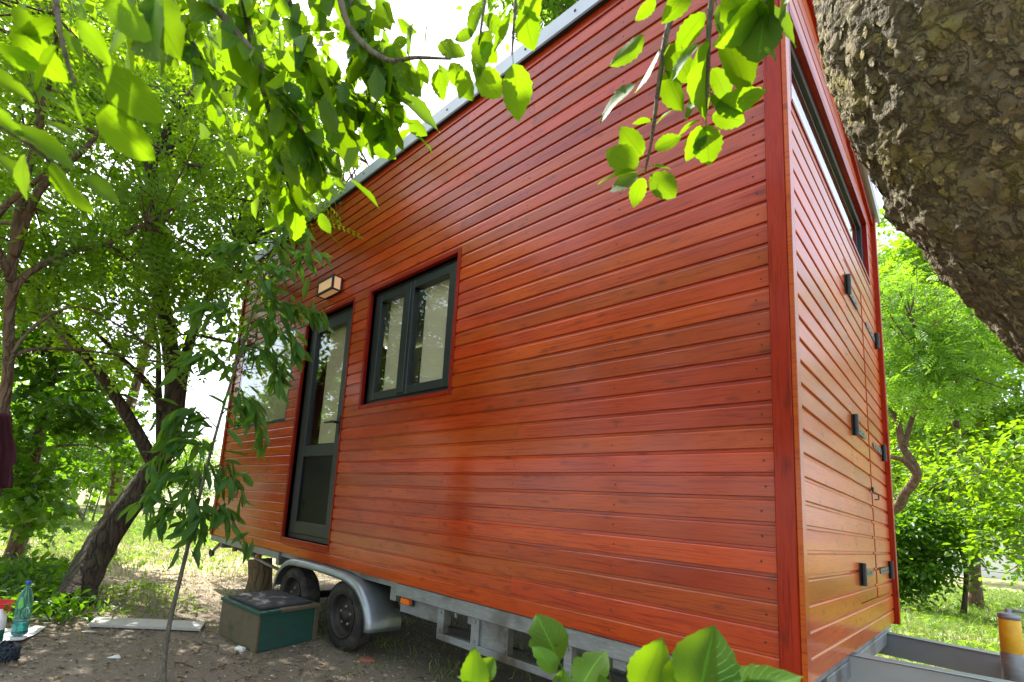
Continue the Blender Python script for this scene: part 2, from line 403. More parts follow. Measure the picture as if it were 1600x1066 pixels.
def pat_maple():
    ang = [180, 140, 100, 75, 50, 28, 0, -28, -50, -75, -100, -140]
    r = [.05, .32, .45, .28, .55, .34, .62, .34, .55, .28, .45, .32]
    v = [(.38 + rr * math.cos(math.radians(a)), rr * math.sin(math.radians(a)) * .95, .06 * abs(math.sin(math.radians(a)))) for a, rr in zip(ang, r)]
    v = [(.38, 0, 0)] + v; v[1] = (.2, 0, 0)
    n = len(ang)
    return np.array(v), np.array([(0, 1 + (i + 1) % n, 1 + i) for i in range(n)])
def pat_flake():
    v = np.array([(0, -.2, 0), (.3, -.34, .05), (.75, -.26, .10), (1, .04, .16), (.72, .30, .11), (.28, .27, .05), (0, .12, 0), (.5, 0, .14)])
    return v, np.array([(7, i, (i + 1) % 7) for i in range(7)])
PATS = {'flake': pat_flake(), 'simple': pat_simple(), 'rhomb': pat_rhomb(), 'pinnate': pat_pinnate(), 'maple': pat_maple(), 'narrow': pat_simple(.28, .05)}

def leaf_cloud(name, pat, pos, d, n, size, mat, parent=None, kind=None):
    pv, pf = PATS[pat]; N = len(pos)
    X = nrm(d); Z = nrm(n - X * (n * X).sum(1, keepdims=True)); Y = np.cross(Z, X)
    V = pos[:, None, :] + size[:, None, None] * (pv[None, :, 0, None] * X[:, None] + pv[None, :, 1, None] * Y[:, None] + pv[None, :, 2, None] * Z[:, None])
    k = len(pv); F = (pf[None] + (np.arange(N) * k)[:, None, None]).reshape(-1, 3)
    t = np.repeat(np.clip(RNG.normal(.5, .27, N), 0, 1), k)
    me = fast_mesh(name, V.reshape(-1, 3), F, mat, t)
    o = link(bpy.data.objects.new(name, me), parent)
    if kind: o['kind'] = kind
    return o
def in_ellipsoids(ells, n, shell=.6):
    out = []
    vol = np.array([e[1][0] * e[1][1] * e[1][2] for e in ells]) ** .75; cnt = np.maximum(1, (vol / vol.sum() * n).astype(int))
    for (c, r), k in zip(ells, cnt):
        q = nrm(RNG.standard_normal((k, 3))) * (RNG.random((k, 1)) ** (shell / 1.6))
        out.append(np.array(c) + q * np.array(r) * (1 + .12 * RNG.standard_normal((k, 1))))
    return np.concatenate(out)
def crown_leaves(centers, rc, n, flat=.6):
    k = len(centers); idx = RNG.integers(0, k, n)
    s = rc * (.55 + .9 * RNG.random(k))[idx, None]
    off = RNG.standard_normal((n, 3)) * np.array([.62, .62, .62 * flat])
    pos = centers[idx] + off * s
    d = nrm(off + RNG.standard_normal((n, 3)) * .6 + np.array([0, 0, -.35]))
    nn = nrm(RNG.standard_normal((n, 3)) * .55 + np.array([0, 0, 1.0]))
    return pos, d, nn
def bez(a, c, b_, n=7):
    t = np.linspace(0, 1, n)[:, None]; return (1 - t) ** 2 * a + 2 * t * (1 - t) * c + t * t * b_
def smooth_path(pts, n=6):
    pts = np.asarray(pts, float); out = []
    q = np.vstack([2 * pts[0] - pts[1], pts, 2 * pts[-1] - pts[-2]])
    for i in range(1, len(q) - 2):
        for t in np.linspace(0, 1, n, endpoint=False):
            out.append(.5 * (2 * q[i] + (q[i + 1] - q[i - 1]) * t + (2 * q[i - 1] - 5 * q[i] + 4 * q[i + 1] - q[i + 2]) * t * t + (3 * q[i] - q[i - 1] - 3 * q[i + 1] + q[i + 2]) * t ** 3))
    out.append(q[-2]); return np.array(out)
def taper(k, r0, r1, p=1.0): return r0 + (r1 - r0) * np.linspace(0, 1, k) ** p

def tree(name, label, cat, group, trunk, r, ells, n_clumps, n_leaves, pat, size, mat, bark, rc=.35, limbs=(), flat=.6, links=26, wob=.06, shell=.6, name_crown='crown'):
    """trunk: points from the base up; limbs: extra (points, r0, r1) lines; ells: crown volumes"""
    trunk = np.asarray(trunk, float); base = trunk[0]
    t = thing(name, label, cat, tuple(base), group)
    tp = smooth_path(trunk, 6) - base
    mb = MB(); fl = taper(len(tp), r, r * .35, .8); fl[0] *= 1.35; fl[1] *= 1.12
    mb.tube(tp, fl, 12, True, wob, 3)
    lines = [tp]
    for pts, r0, r1 in limbs:
        lp = smooth_path(np.asarray(pts, float), 5) - base; mb.tube(lp, taper(len(lp), r0, r1), 8, True, wob, 5); lines.append(lp)
    tk = mb.build('trunk', bark, t, True)
    cen = in_ellipsoids(ells, n_clumps, shell) - base
    allp = np.concatenate([l[len(l) // 3:] for l in lines])
    br = MB()
    for i in RNG.choice(len(cen), min(links, len(cen)), replace=False):
        c = cen[i]; dd = np.linalg.norm(allp - c, axis=1) + 1.2 * np.maximum(0, allp[:, 2] - c[2]); a = allp[dd.argmin()]
        L = np.linalg.norm(c - a)
        mid = (a + c) / 2 + RNG.standard_normal(3) * .10 * L + np.array([0, 0, .14 * L])
        br.tube(bez(a, mid, c, 7), taper(7, min(r * .32, .012 + .012 * L), .004), 5, False, 0)
        for _ in range(3):
            e = c + RNG.standard_normal(3) * rc * 1.1; br.tube(np.array([bez(a, mid, c, 7)[4], (bez(a, mid, c, 7)[4] + e) / 2 + RNG.standard_normal(3) * .05, e]), [.006 + .004 * L, .005, .002], 4, False)
    if br.v: br.build('branches', bark, t, True, 'stuff')
    pos, d, nn = crown_leaves(cen, rc, n_leaves, flat)
    keep = pos[:, 2] + base[2] > GZ + .04
    pos, d, nn = pos[keep], d[keep], nn[keep]
    sz = size * (.65 + .6 * RNG.random(len(pos)))
    leaf_cloud(name_crown, pat, pos, d, nn, sz, mat, t, 'stuff')
    return t

# ------------------------------------------------------------------ ground
def ground_z(x, y):
    far = np.clip((np.hypot(x + 2.5, y) - 7) / 12, 0, 1)
    return GZ + far * .12 * np.sin(x * .23 + 1) * np.cos(y * .19) + .012 * np.sin(x * 2.1 + y) * np.sin(y * 2.7 - x * .6) * np.clip((np.hypot(x + 2.6, y - .3) - .6), 0, 1)
ax = np.concatenate([np.linspace(-260, -32, 12), np.linspace(-30, 12, 141), np.linspace(14, 200, 10)])
ay = np.concatenate([np.linspace(-200, -16, 10), np.linspace(-14, 30, 148), np.linspace(32, 260, 12)])
gx, gy = np.meshgrid(ax, ay, indexing='ij'); gz = ground_z(gx, gy)
ni, nj = gx.shape; ii, jj = np.meshgrid(np.arange(ni - 1), np.arange(nj - 1), indexing='ij'); q0 = (ii * nj + jj).ravel()
me = fast_mesh('ground', np.stack([gx, gy, gz], -1).reshape(-1, 3), np.stack([q0, q0 + nj, q0 + nj + 1, q0 + 1], 1), 'ground_soil', smooth=True)
gr = link(bpy.data.objects.new('ground', me)); gr['kind'] = 'structure'

# ------------------------------------------------------------------ the house on its trailer
HOUSE = thing('tiny_house', 'long red varnished timber house on a galvanised twin axle trailer', 'tiny house')
PITCH, ZB, ZTOP, HL, HW = .0884, .5226, 3.775, 5.5, 2.5
BCACHE = {}
def board(parent, L, cut0, cut1, loc, rotz, mat, name='board'):
    key = (round(L, 3), round(cut0, 3), round(cut1, 3), mat)
    if key not in BCACHE:
        prof = [(.022, 0), (.002, 0), (0, .0022), (0, .0690), (.0012, .0720), (.0036, .0748), (.0078, .0775), (.0082, PITCH), (.022, PITCH)]
        if cut0 > 0 or cut1 < PITCH:
            if cut1 < PITCH: prof = [p for p in prof if p[1] < cut1 - .002] + [(0 if cut1 < .07 else .0082, cut1), (.022, cut1)]
            if cut0 > 0: prof = [(.022, cut0), (0 if cut0 < .07 else .0082, cut0)] + [p for p in prof if p[1] > cut0 + .002]
        n = len(prof)
        v = [(-L / 2 + .0006, y, z) for y, z in prof] + [(L / 2 - .0006, y, z) for y, z in prof]
        f = [tuple(range(n)), tuple(range(n, 2 * n))[::-1]] + [(i, i + n, (i + 1) % n + n, (i + 1) % n) for i in range(n)]
        me = bpy.data.meshes.new('board'); me.from_pydata(v, [], f); me.update(); me.materials.append(MATS[mat]); BCACHE[key] = me
    o = bpy.data.objects.new(name, BCACHE[key]); link(o, parent); o.location = loc; o.rotation_euler = (0, 0, rotz)
    return o
def clad(parent, s0, s1, openings, ztop, place, mat, z_lo=ZB, z_hi=9, joints=()):
    """boards along s from s0 to s1; openings (a, b, z0, z1); ztop(s) height of the roof line; place(s, z) -> loc, rot"""
    k = 0
    while True:
        za = ZB + PITCH * k; zb = za + PITCH; k += 1
        if za > z_hi or za > max(ztop(s0), ztop(s1)) - .02: break
        if zb < z_lo + .01: continue
        cuts = sorted({s0, s1} | {x for o in openings if o[2] < zb and o[3] > za for x in o[:2] if s0 < x < s1})
        segs = []
        for a, b_ in zip(cuts[:-1], cuts[1:]):
            c0, c1 = max(0, z_lo - za), min(PITCH, z_hi - za)
            mid = (a + b_) / 2
            for o in openings:
                if o[0] < mid < o[1]:
                    if o[2] <= za + .012 and o[3] >= zb - .012: c0, c1 = 1, 0
                    elif o[2] > za and o[2] < zb: c1 = min(c1, o[2] - za)
                    elif o[3] > za and o[3] < zb: c0 = max(c0, o[3] - za)
            if c1 - c0 < .008: continue
            segs.append([a, b_, c0, c1])
        mer = []
        for g_ in segs:
            if mer and abs(mer[-1][1] - g_[0]) < 1e-6 and mer[-1][2:] == g_[2:]: mer[-1][1] = g_[1]
            else: mer.append(list(g_))
        for a, b_, c0, c1 in mer:
            # stop at the sloping roof line
            zt = za + c1
            if min(ztop(a), ztop(b_)) < zt:
                if ztop(a) == ztop(b_): c1 = ztop(a) - za
                else:
                    sl = (ztop(s1) - ztop(s0)) / (s1 - s0); sm = s0 + (za + .04 - ztop(s0)) / sl
                    b_ = min(b_, sm)
                if b_ - a < .03 or c1 - c0 < .01: continue
            pieces = [(a, b_)]
            for (kk, x) in joints:
                if kk == k - 1 and a + .3 < x < b_ - .3: pieces = [(a, x), (x, b_)]
            for a2, b2 in pieces:
                loc, rot = place((a2 + b2) / 2, za); board(parent, b2 - a2, c0, c1, loc, rot, mat)
# openings in the long wall (x0, x1, z0, z1)
DOOR = (-3.74, -2.96, .657, 2.67); WIN = (-2.71, -1.755, 1.746, 2.67); BIG = (-5.24, -3.97, 1.74, 2.67)
T = .028
OPEN_T = [(DOOR[0] - T, DOOR[1] + .014, DOOR[2] - .046, DOOR[3] + T), (WIN[0] - T, WIN[1] + T, WIN[2] - T, WIN[3] + T), (BIG[0] - .012, BIG[1] + .012, BIG[2] - .02, BIG[3] + .012)]
def core(name, s0, s1, openings, zt0, zt1, y0, y1, rot):
    mb = MB(); xs = sorted({s0, s1} | {x for o in openings for x in o[:2]})
    for a, b_ in zip(xs[:-1], xs[1:]):
        mid = (a + b_) / 2; spans = [(ZB + .004, None)]
        for o in openings:
            if o[0] < mid < o[1]: spans = [(ZB + .004, o[2]), (o[3], None)] if spans == [(ZB + .004, None)] else [spans[0], (spans[1][0], o[2]), (o[3], None)]
        for z0, z1 in spans:
            ta = zt0 + (zt1 - zt0) * (a - s0) / (s1 - s0); tb = zt0 + (zt1 - zt0) * (b_ - s0) / (s1 - s0)
            z1a, z1b = (ta, tb) if z1 is None else (z1, z1)
            v = [(a, y0, z0), (b_, y0, z0), (b_, y0, z1b), (a, y0, z1a), (a, y1, z0), (b_, y1, z0), (b_, y1, z1b), (a, y1, z1a)]
            if rot: v = [(-y, x, z) for x, y, z in v]
            mb.add(v, [(0, 1, 2, 3), (7, 6, 5, 4), (0, 4, 5, 1), (1, 5, 6, 2), (2, 6, 7, 3), (3, 7, 4, 0)])
    return mb.build(name, 'red_trim', HOUSE)
wall = core('long_wall', -HL + .03, -.03, [DOOR, WIN, BIG], ZTOP - .01, ZTOP - .01, .0225, .10, False)
jr = random.Random(3); joints = [(k, jr.choice([-2.35, -1.2, -3.1, -4.6, -1.75])) for k in range(37) if k % 3 == 1 or k > 24]
clad(wall, -HL + .06, -.058, OPEN_T, lambda s: ZTOP - .012, lambda s, z: ((s, 0, z), 0), 'varnished_pine', joints=joints)
END_WIN = (.135, 2.20, 2.785, 3.20); STORE = (1.212, 2.304, .713, 2.532)
zt = lambda y: ZTOP - .16 * y - .03
ewall = core('end_wall', .105, HW - .03, [END_WIN], zt(.105), zt(HW), .0225, .10, True)
END_T = [(END_WIN[0] - .03, END_WIN[1] + .05, END_WIN[2] - .022, END_WIN[3] + .055), STORE]
clad(ewall, .040, HW - .045, END_T, zt, lambda s, z: ((0, s, z), math.pi / 2), 'end_pine_lit')
MB().box(-HL + .02, -HL + .10, .11, HW, ZB + .004, 3.33).build('rear_wall', 'red_trim', HOUSE)
MB().box(-HL + .11, -.11, HW - .09, HW - .02, ZB + .004, 3.33).build('back_wall', 'red_trim', HOUSE)
# corner posts, trims
MB().box(-.060, .0, -.016, .019, ZB - .012, ZTOP - .012, .003).build('corner_post', 'post_wood', HOUSE)
MB().box(.001, .017, -.0155, .040, ZB - .012, ZTOP - .014, .002).build('corner_board', 'end_pine_lit', HOUSE)
MB().box(-HL, -HL + .058, -.016, .019, ZB - .006, ZTOP - .012, .003).build('corner_post', 'post_wood', HOUSE)
MB().box(-.02, .026, HW - .044, HW + .012, ZB - .012, 3.36, .003).build('corner_post', 'post_wood', HOUSE)
sl = MB(); y0, y1 = .045, HW
v = [(x, y, ZTOP - .16 * y - dz) for x in (-.01, .016) for y, dz in ((y0, .085), (y1, .085), (y1, .015), (y0, .015))]
sl.add(v, [(3, 2, 1, 0), (4, 5, 6, 7), (0, 1, 5, 4), (1, 2, 6, 5), (2, 3, 7, 6), (3, 0, 4, 7)]); sl.build('verge_board', 'red_trim', HOUSE)
def trim_ring(parent, o, depth, mat, tl, tr, tt, tb, proud=.006, place=None):
    x0, x1, z0, z1 = o; r = []
    def bx(a, b_, c, d, e, f_, nm):
        mb = MB().box(a, b_, c, d, e, f_, .0015)
        if place: mb.v = [place(p) for p in mb.v]
        mb.build(nm, mat, parent)
    bx(x0 - tl, x0 - .0, -proud, depth, z0 - tb, z1 + tt, 'trim_board')
    bx(x1, x1 + tr, -proud, depth, z0 - tb, z1 + tt, 'trim_board')
    bx(x0 + .0005, x1 - .0005, -proud - .0015, depth, z1, z1 + tt, 'trim_board')
    bx(x0 + .0005, x1 - .0005, -proud - .0015, depth, z0 - tb, z0, 'trim_board')
def ring(mb, x0, x1, z0, z1, wl, y0, y1, bev=.003, wt=None, wb=None):
    wt = wl if wt is None else wt; wb = wl if wb is None else wb
    mb.box(x0, x0 + wl, y0, y1, z0, z1, bev); mb.box(x1 - wl, x1, y0, y1, z0, z1, bev)
    mb.box(x0 + wl - .001, x1 - wl + .001, y0 + .001, y1 - .001, z1 - wt, z1 - .0008, bev); mb.box(x0 + wl - .001, x1 - wl + .001, y0 + .001, y1 - .001, z0 + .0008, z0 + wb, bev)
    return mb
def pane(parent, x0, x1, z0, z1, y, place=None):
    mb = MB().box(x0, x1, y, y + .006, z0, z1)
    if place: mb.v = [place(p) for p in mb.v]
    return mb.build('pane', 'glass', parent)
# two sash window
wn = MB(); ring(wn, WIN[0] + .001, WIN[1] - .001, WIN[2] + .001, WIN[3] - .001, .045, .045, .115)
wn = wn.build('window', 'dark_frame', HOUSE)
trim_ring(wn, WIN, .05, 'red_trim', T, T, T, T)
xm = -2.262
for a, b_ in ((WIN[0] + .036, xm - .012), (xm - .016, WIN[1] - .036)):
    first = a < -2.5
    f = ring(MB(), a, b_, WIN[2] + .036, WIN[3] - .036, .062, .034 if first else .028, .09).build('sash', 'dark_frame', wn)
    pane(wn, a + .058, b_ - .058, WIN[2] + .094, WIN[3] - .094, .058)
MB().box(xm - .05, xm + .018, .020, .036, WIN[2] + .05, WIN[3] - .05, .004).build('mullion', 'dark_frame', wn)
MB().tube([(-2.19, .12, 2.05), (-2.19, .135, 2.06), (-2.185, .135, 2.20)], .009, 8).build('handle', 'black_iron', wn)
MB().box(WIN[0] + .13, -2.262 - .03, .105, .109, WIN[2] + .02, WIN[3] - .02).build('blind', 'blind_cloth', wn)
MB().box(-2.262 + .10, WIN[1] - .02, .105, .109, WIN[2] + .02, WIN[3] - .02).build('blind', 'blind_cloth', wn)
# glazed door
dr = MB(); ring(dr, DOOR[0] + .001, DOOR[1] - .001, DOOR[2] + .001, DOOR[3] - .001, .05, .05, .12, .003, .05, .045)
dr = dr.build('door', 'dark_frame', HOUSE)
trim_ring(dr, DOOR, .055, 'red_trim', T, .014, T, .045)
lx0, lx1, lz0, lz1 = DOOR[0] + .045, DOOR[1] - .045, DOOR[2] + .045, DOOR[3] - .045
ring(MB(), lx0, lx1, lz0, lz1, .095, .038, .10, .004, .095, .105).build('door_leaf', 'dark_frame', dr)
MB().box(lx0 + .096, lx1 - .096, .0385, .099, 1.375, 1.475, .004).build('rail', 'dark_frame', dr)
MB().box(lx0 + .09, lx1 - .09, .058, .085, lz0 + .10, 1.38, .002).build('panel', 'door_panel', dr)
pane(dr, lx0 + .09, lx1 - .09, 1.47, lz1 - .09, .062)
MB().box(lx0 + .2, lx1 - .02, .118, .121, 1.50, DOOR[3] - .02).build('blind', 'blind_cloth', dr)
MB().tube([(lx1 - .05, .035, 1.645), (lx1 - .05, -.015, 1.645), (lx1 - .075, -.022, 1.645), (lx1 - .175, -.022, 1.647)], [.011, .011, .011, .009], 8).build('handle', 'black_iron', dr)
MB().box(lx1 - .066, lx1 - .034, .031, .039, 1.55, 1.70, .003).build('lock_plate', 'black_iron', dr)
# big fixed window
bw = MB(); ring(bw, BIG[0] - .010, BIG[1] + .010, BIG[2] - .018, BIG[3] + .010, .035, .006, .10)
bw = bw.build('picture_window', 'dark_frame', HOUSE); pane(bw, BIG[0] + .005, BIG[1] - .005, BIG[2] + .002, BIG[3] - .02, .002)
MB().box(BIG[0] - .05, BIG[1] + .05, .16, .165, 1.7, 2.8).build('blind', 'blind_cloth', bw)
# room behind the glass
MB().box(-HL + .12, -.14, HW - .14, HW - .1, ZB + .06, 3.3).build('room_wall', 'blind_cloth', HOUSE)
MB().box(-HL + .12, -.14, .12, HW - .15, ZB + .02, ZB + .05).build('room_floor', 'brown_tube', HOUSE)
# end window (long strip light)
pl = lambda p: (-p[1], p[0], p[2])
ew = MB(); ring(ew, END_WIN[0], END_WIN[1], END_WIN[2], END_WIN[3], .045, .020, .09); ew.v = [pl(p) for p in ew.v]
ew = ew.build('strip_window', 'dark_frame', HOUSE); pane(ew, END_WIN[0] + .04, END_WIN[1] - .04, END_WIN[2] + .04, END_WIN[3] - .04, .034, pl)
trim_ring(ew, END_WIN, .022, 'red_trim', .028, .05, .05, .02, .004, pl)
# storage doors in the end wall
for a, b_, hy, sg in ((1.216, 1.782, 1.215, 1), (1.788, 2.300, 2.302, -1)):
    mb = MB().box(a + .002, b_ - .002, .0225, .045, STORE[2] + .004, STORE[3] - .004); mb.v = [pl(p) for p in mb.v]
    sd_ = mb.build('storage_door', 'red_trim', HOUSE)
    clad(sd_, a + .003, b_ - .003, [], lambda s: 9, lambda s, z: ((-.002 if sg > 0 else .001, s, z), math.pi / 2), 'end_pine_lit', STORE[2] + .004, STORE[3] - .004)
    for hz in (2.376, 1.606, .856):
        h = MB().tube([(.014, hy, hz - .055), (.014, hy, hz + .055)], .0125, 10)
        for q in (-.02, .02): h.tube([(.014, hy, hz + q - .003), (.014, hy, hz + q + .003)], .0137, 10)
        h.box(.0015, .005, hy - .022 if sg > 0 else hy + .003, hy - .003 if sg > 0 else hy + .022, hz - .055, hz + .055)
        for q in (-.04, -.013, .013, .04): h.lathe([(.0032, .005), (.003, .0062), (0, .0064)], 6, (0, hy - sg * .012, hz + q), 'x')
        h = h.build('hinge', 'black_iron', sd_)
        s = MB(); e = hy + sg * .40
        s.add([(x, y, hz + z) for x in (.002, .0055) for y, z in ((hy + sg * .012, -.021), (hy + sg * .012, .021), (e - sg * .02, .015), (e, .0), (e - sg * .02, -.015))],
              [(0, 1, 2, 3, 4), (9, 8, 7, 6, 5)] + [(i, i + 5, (i + 1) % 5 + 5, (i + 1) % 5) for i in range(5)])
        for q in (.1, .2, .3): s.lathe([(.006, .0055), (.0055, .0075), (0, .008)], 8, (0, hy + sg * q, hz), 'x')
        s = s.build('hinge_strap', 'hinge_green', sd_)
hp = MB().box(.002, .010, 1.765, 1.800, 1.30, 1.335, .002).tube([(.01, 1.782, 1.30), (.028, 1.782, 1.29), (.028, 1.782, 1.265), (.01, 1.782, 1.262)], .004, 6); hp.build('latch', 'black_iron', HOUSE)
cb = MB().tube(smooth_path([(-2.2, .10, .33), (-1.95, .12, .30), (-1.6, .12, .335), (-1.2, .11, .325), (-.8, .12, .35), (-.3, .12, .36)], 5), .006, 6, False); cb.build('brake_cable', 'black_iron', HOUSE, True)
for x in (-1.715, -1.447, -1.234, -.88, -.37):
    MB().lathe([(.009, .030), (.009, .024), (.005, .023), (0, .023)], 6, (x, 0, .42), 'y').build('bolt', 'galvanised', HOUSE)
    MB().lathe([(.009, .030), (.009, .024), (.005, .023), (0, .023)], 6, (x, 0, .32), 'y').build('bolt', 'galvanised', HOUSE)
# nail heads
nl = MB()
for k in range(36):
    z = ZB + PITCH * k + .036
    for x in (-.098, -.66, -1.22, -1.70, -2.06, -2.86, -3.86, -4.45, -5.05, -5.40):
        if any(o[0] - .03 < x < o[1] + .03 and o[2] - .05 < z < o[3] + .05 for o in OPEN_T): continue
        zz = z + jr.uniform(-.006, .006); xx = x + jr.uniform(-.012, .012)
        nl.lathe([(.0038, .0), (.0036, -.0008), (0, -.001)], 6, (xx, -.0002, zz), 'y')
    for y in (.085, 1.17):
        if z < 2.7: nl.lathe([(.0035, .0), (.0033, .0008), (0, .001)], 6, (.0002, y + jr.uniform(-.01, .01), z), 'x')
nl.build('nail_heads', 'nail', HOUSE, kind='stuff')
# wall lamp
lp = MB(); a0, a1, b0, b1, dp = -3.435, -3.165, 2.800, 2.935, .105
ring(lp, a0, a1, b0, b1, .022, -dp, -dp + .016, .002)
lp.box(a0 + .004, a1 - .004, -.022, -.001, b0 + .004, b1 - .004, .002)
for x in (a0 + .003, a1 - .015): 
    for z in (b0 + .002, b1 - .014): lp.box(x, x + .012, -dp + .012, -.018, z, z + .012)
lp = lp.build('wall_lamp', 'lamp_metal', HOUSE); lp['label'] = 'lit square lamp with dark frame above the door'
MB().box(a0 + .006, a1 - .004, -dp + .006, -.023, b0 + .006, b1 - .006, .002).build('lamp_glass', 'lamp_glow', lp)
# roof
rf = MB(); s = .16
def rz(y, d): return ZTOP + d - s * y
v = [(x, y, rz(y, d)) for x in (-HL - .03, .03) for y, d in ((-.012, .0), (HW + .06, .0), (HW + .06, .075), (-.012, .075))]
rf.add(v, [(3, 2, 1, 0), (4, 5, 6, 7), (0, 1, 5, 4), (1, 2, 6, 5), (2, 3, 7, 6), (3, 0, 4, 7)])
rf = rf.build('roof', 'roof_metal', HOUSE)
MB().box(-HL - .035, .036, -.030, -.0125, ZTOP - .004, ZTOP + .098, .002).build('flashing', 'roof_metal', rf)
MB().box(-HL - .03, .03, -.0295, -.002, ZTOP - .020, ZTOP - .0045).build('drip_edge', 'black_iron', rf)
vb = MB(); v = [(x, y, rz(y, d)) for x in (.0305, .045) for y, d in ((-.01, -.015), (HW + .06, -.015), (HW + .06, .09), (-.01, .09))]
vb.add(v, [(3, 2, 1, 0), (4, 5, 6, 7), (0, 1, 5, 4), (1, 2, 6, 5), (2, 3, 7, 6), (3, 0, 4, 7)]); vb.build('verge_flashing', 'roof_metal', rf)
scw = MB()
for x in np.arange(-5.35, 0, .34): scw.lathe([(.0075, 0), (.007, -.004), (0, -.0045)], 8, (x, -.0302, ZTOP + .05), 'y')
scw.build('screws', 'black_iron', rf, kind='stuff')
# ---------------- trailer
MB().box(-HL + .02, -.02, .03, HW - .03, ZB - .040, ZB + .003).build('floor_deck', 'galvanised', HOUSE)
MB().box(-2.12, -.03, .012, .060, .440, .5185, .004).build('side_rail', 'galvanised', HOUSE)
MB().box(-HL + .005, -3.78, .004, .050, .455, .518, .004).build('side_rail', 'galvanised', HOUSE)
MB().box(-2.13, -1.70, .07, .11, .335, .435, .004).build('chassis_beam', 'galvanised', HOUSE)
MB().box(-HL + .1, -.05, 1.0, 1.06, .36, .478, .004).build('chassis_beam', 'galvanised', HOUSE)
MB().box(-HL + .1, -.05, 2.2, 2.26, .36, .478, .004).build('chassis_beam', 'galvanised', HOUSE)
lf = MB().box(-1.74, -.35, .03, .08, .262, .300, .003); lf.box(-1.74, -1.69, .0305, .0795, .299, .441, .003)
lf.box(-1.475, -1.42, .0305, .0795, .299, .441, .003); lf.box(-1.425, -1.24, .05, .056, .30, .441); lf.box(-1.245, -1.222, .0305, .0795, .299, .441, .002)
lf.box(-.90, -.86, .0305, .0795, .299, .441, .003); lf.box(-.39, -.35, .0305, .0795, .299, .441, .003)
lf.tube([(-1.60, .04, .44), (-1.60, .04, .41)], .009, 8); lf.build('lower_frame', 'galvanised', HOUSE)
for x in (-.65, -1.5, -2.2, -3.9, -4.6, -5.3): MB().box(x - .03, x + .03, .06, HW - .06, .39, .481, .003).build('cross_member', 'galvanised', HOUSE)
mk = MB().box(-2.075, -1.995, .018, .060, .398, .436, .006).build('marker_light', 'amber', HOUSE)
MB().box(-2.082, -1.988, .050, .064, .392, .442, .003).build('bracket', 'black_iron', mk)
MB().tube([(-5.40, .18, .425), (-4.15, .20, .315), (-3.7, .2, .28)], .017, 8).build('brace_bar', 'galvanised', HOUSE)
for x, z in ((-5.33, .41), (-4.75, .36)): MB().box(x - .02, x + .02, .17, .21, z, .48, .003).build('brace_post', 'galvanised', HOUSE)
MB().tube([(-5.42, .12, .45), (-5.72, .13, .30)], [.022, .018], 8).lathe([(.02, -.02), (.045, -.02), (.05, 0), (.045, .02), (.02, .02)], 14, (-5.745, .13, .285), 'y').build('steady_leg', 'black_iron', HOUSE)
for x in (-5.0, -4.38): MB().tube([(x, .10, .47), (x, .10, .385)], .028, 12).build('timber_peg', 'brown_tube', HOUSE)
# wheels
for wx in (-2.655, -3.42):
    c = (wx, 0.055, GZ + .236)
    wh = MB().lathe([(.148, .066), (.165, .074), (.195, .078), (.218, .070), (.230, .052), (.2345, .03), (.236, 0), (.2345, -.03), (.230, -.052), (.218, -.070), (.195, -.078), (.165, -.074), (.148, -.066)], 40, c, 'y').build('wheel', 'tyre_rubber', HOUSE, True)
    rm = MB().lathe([(.150, -.070), (.155, -.076), (.146, -.074), (.140, -.045), (.128, -.020), (.105, -.012), (.088, -.030), (.070, -.034), (.050, -.028), (.046, -.052), (.030, -.062), (0, -.064)], 32, c, 'y').build('rim', 'rim_rusty', wh, True)
    for q in range(5):
        a = q * 2 * math.pi / 5 + .3
        MB().lathe([(.010, -.026), (.010, -.046), (.006, -.050), (0, -.050)], 6, (c[0] + .062 * math.cos(a), c[1], c[2] + .062 * math.sin(a)), 'y').build('bolt', 'galvanised', wh)
    rg = MB()
    for q in range(44):
        a = q * 2 * math.pi / 44
        for k, yy in ((0, -.045), (1, -.012), (0, .02)):
            aa = a + k * .07; r0, r1 = .2335, .2392
            p = lambda r, t, y: (c[0] + r * math.cos(t), c[1] + y, c[2] + r * math.sin(t))
            if p(r1, aa, 0)[2] < GZ + .004: continue
            rg.add([p(r, t, y) for r in (r0, r1) for t in (aa - .045, aa + .045) for y in (yy - .013, yy + .013)], [(4, 5, 7, 6), (0, 4, 6, 2), (1, 3, 7, 5), (0, 1, 5, 4), (2, 6, 7, 3)])
    rg.build('tread', 'tyre_rubber', wh, kind='stuff')
MB().tube([(-2.655, .13, .205), (-2.655, HW - .13, .205)], .03, 8).tube([(-3.42, .13, .205), (-3.42, HW - .13, .205)], .03, 8).build('axles', 'black_iron', HOUSE)
for wx in (-2.655, -3.42):
    MB().lathe([(.148, .066), (.2, .078), (.236, .03), (.236, -.03), (.2, -.078), (.148, -.066), (0, -.06)], 28, (wx, HW - .055, GZ + .236), 'y').build('wheel', 'tyre_rubber', HOUSE, True)
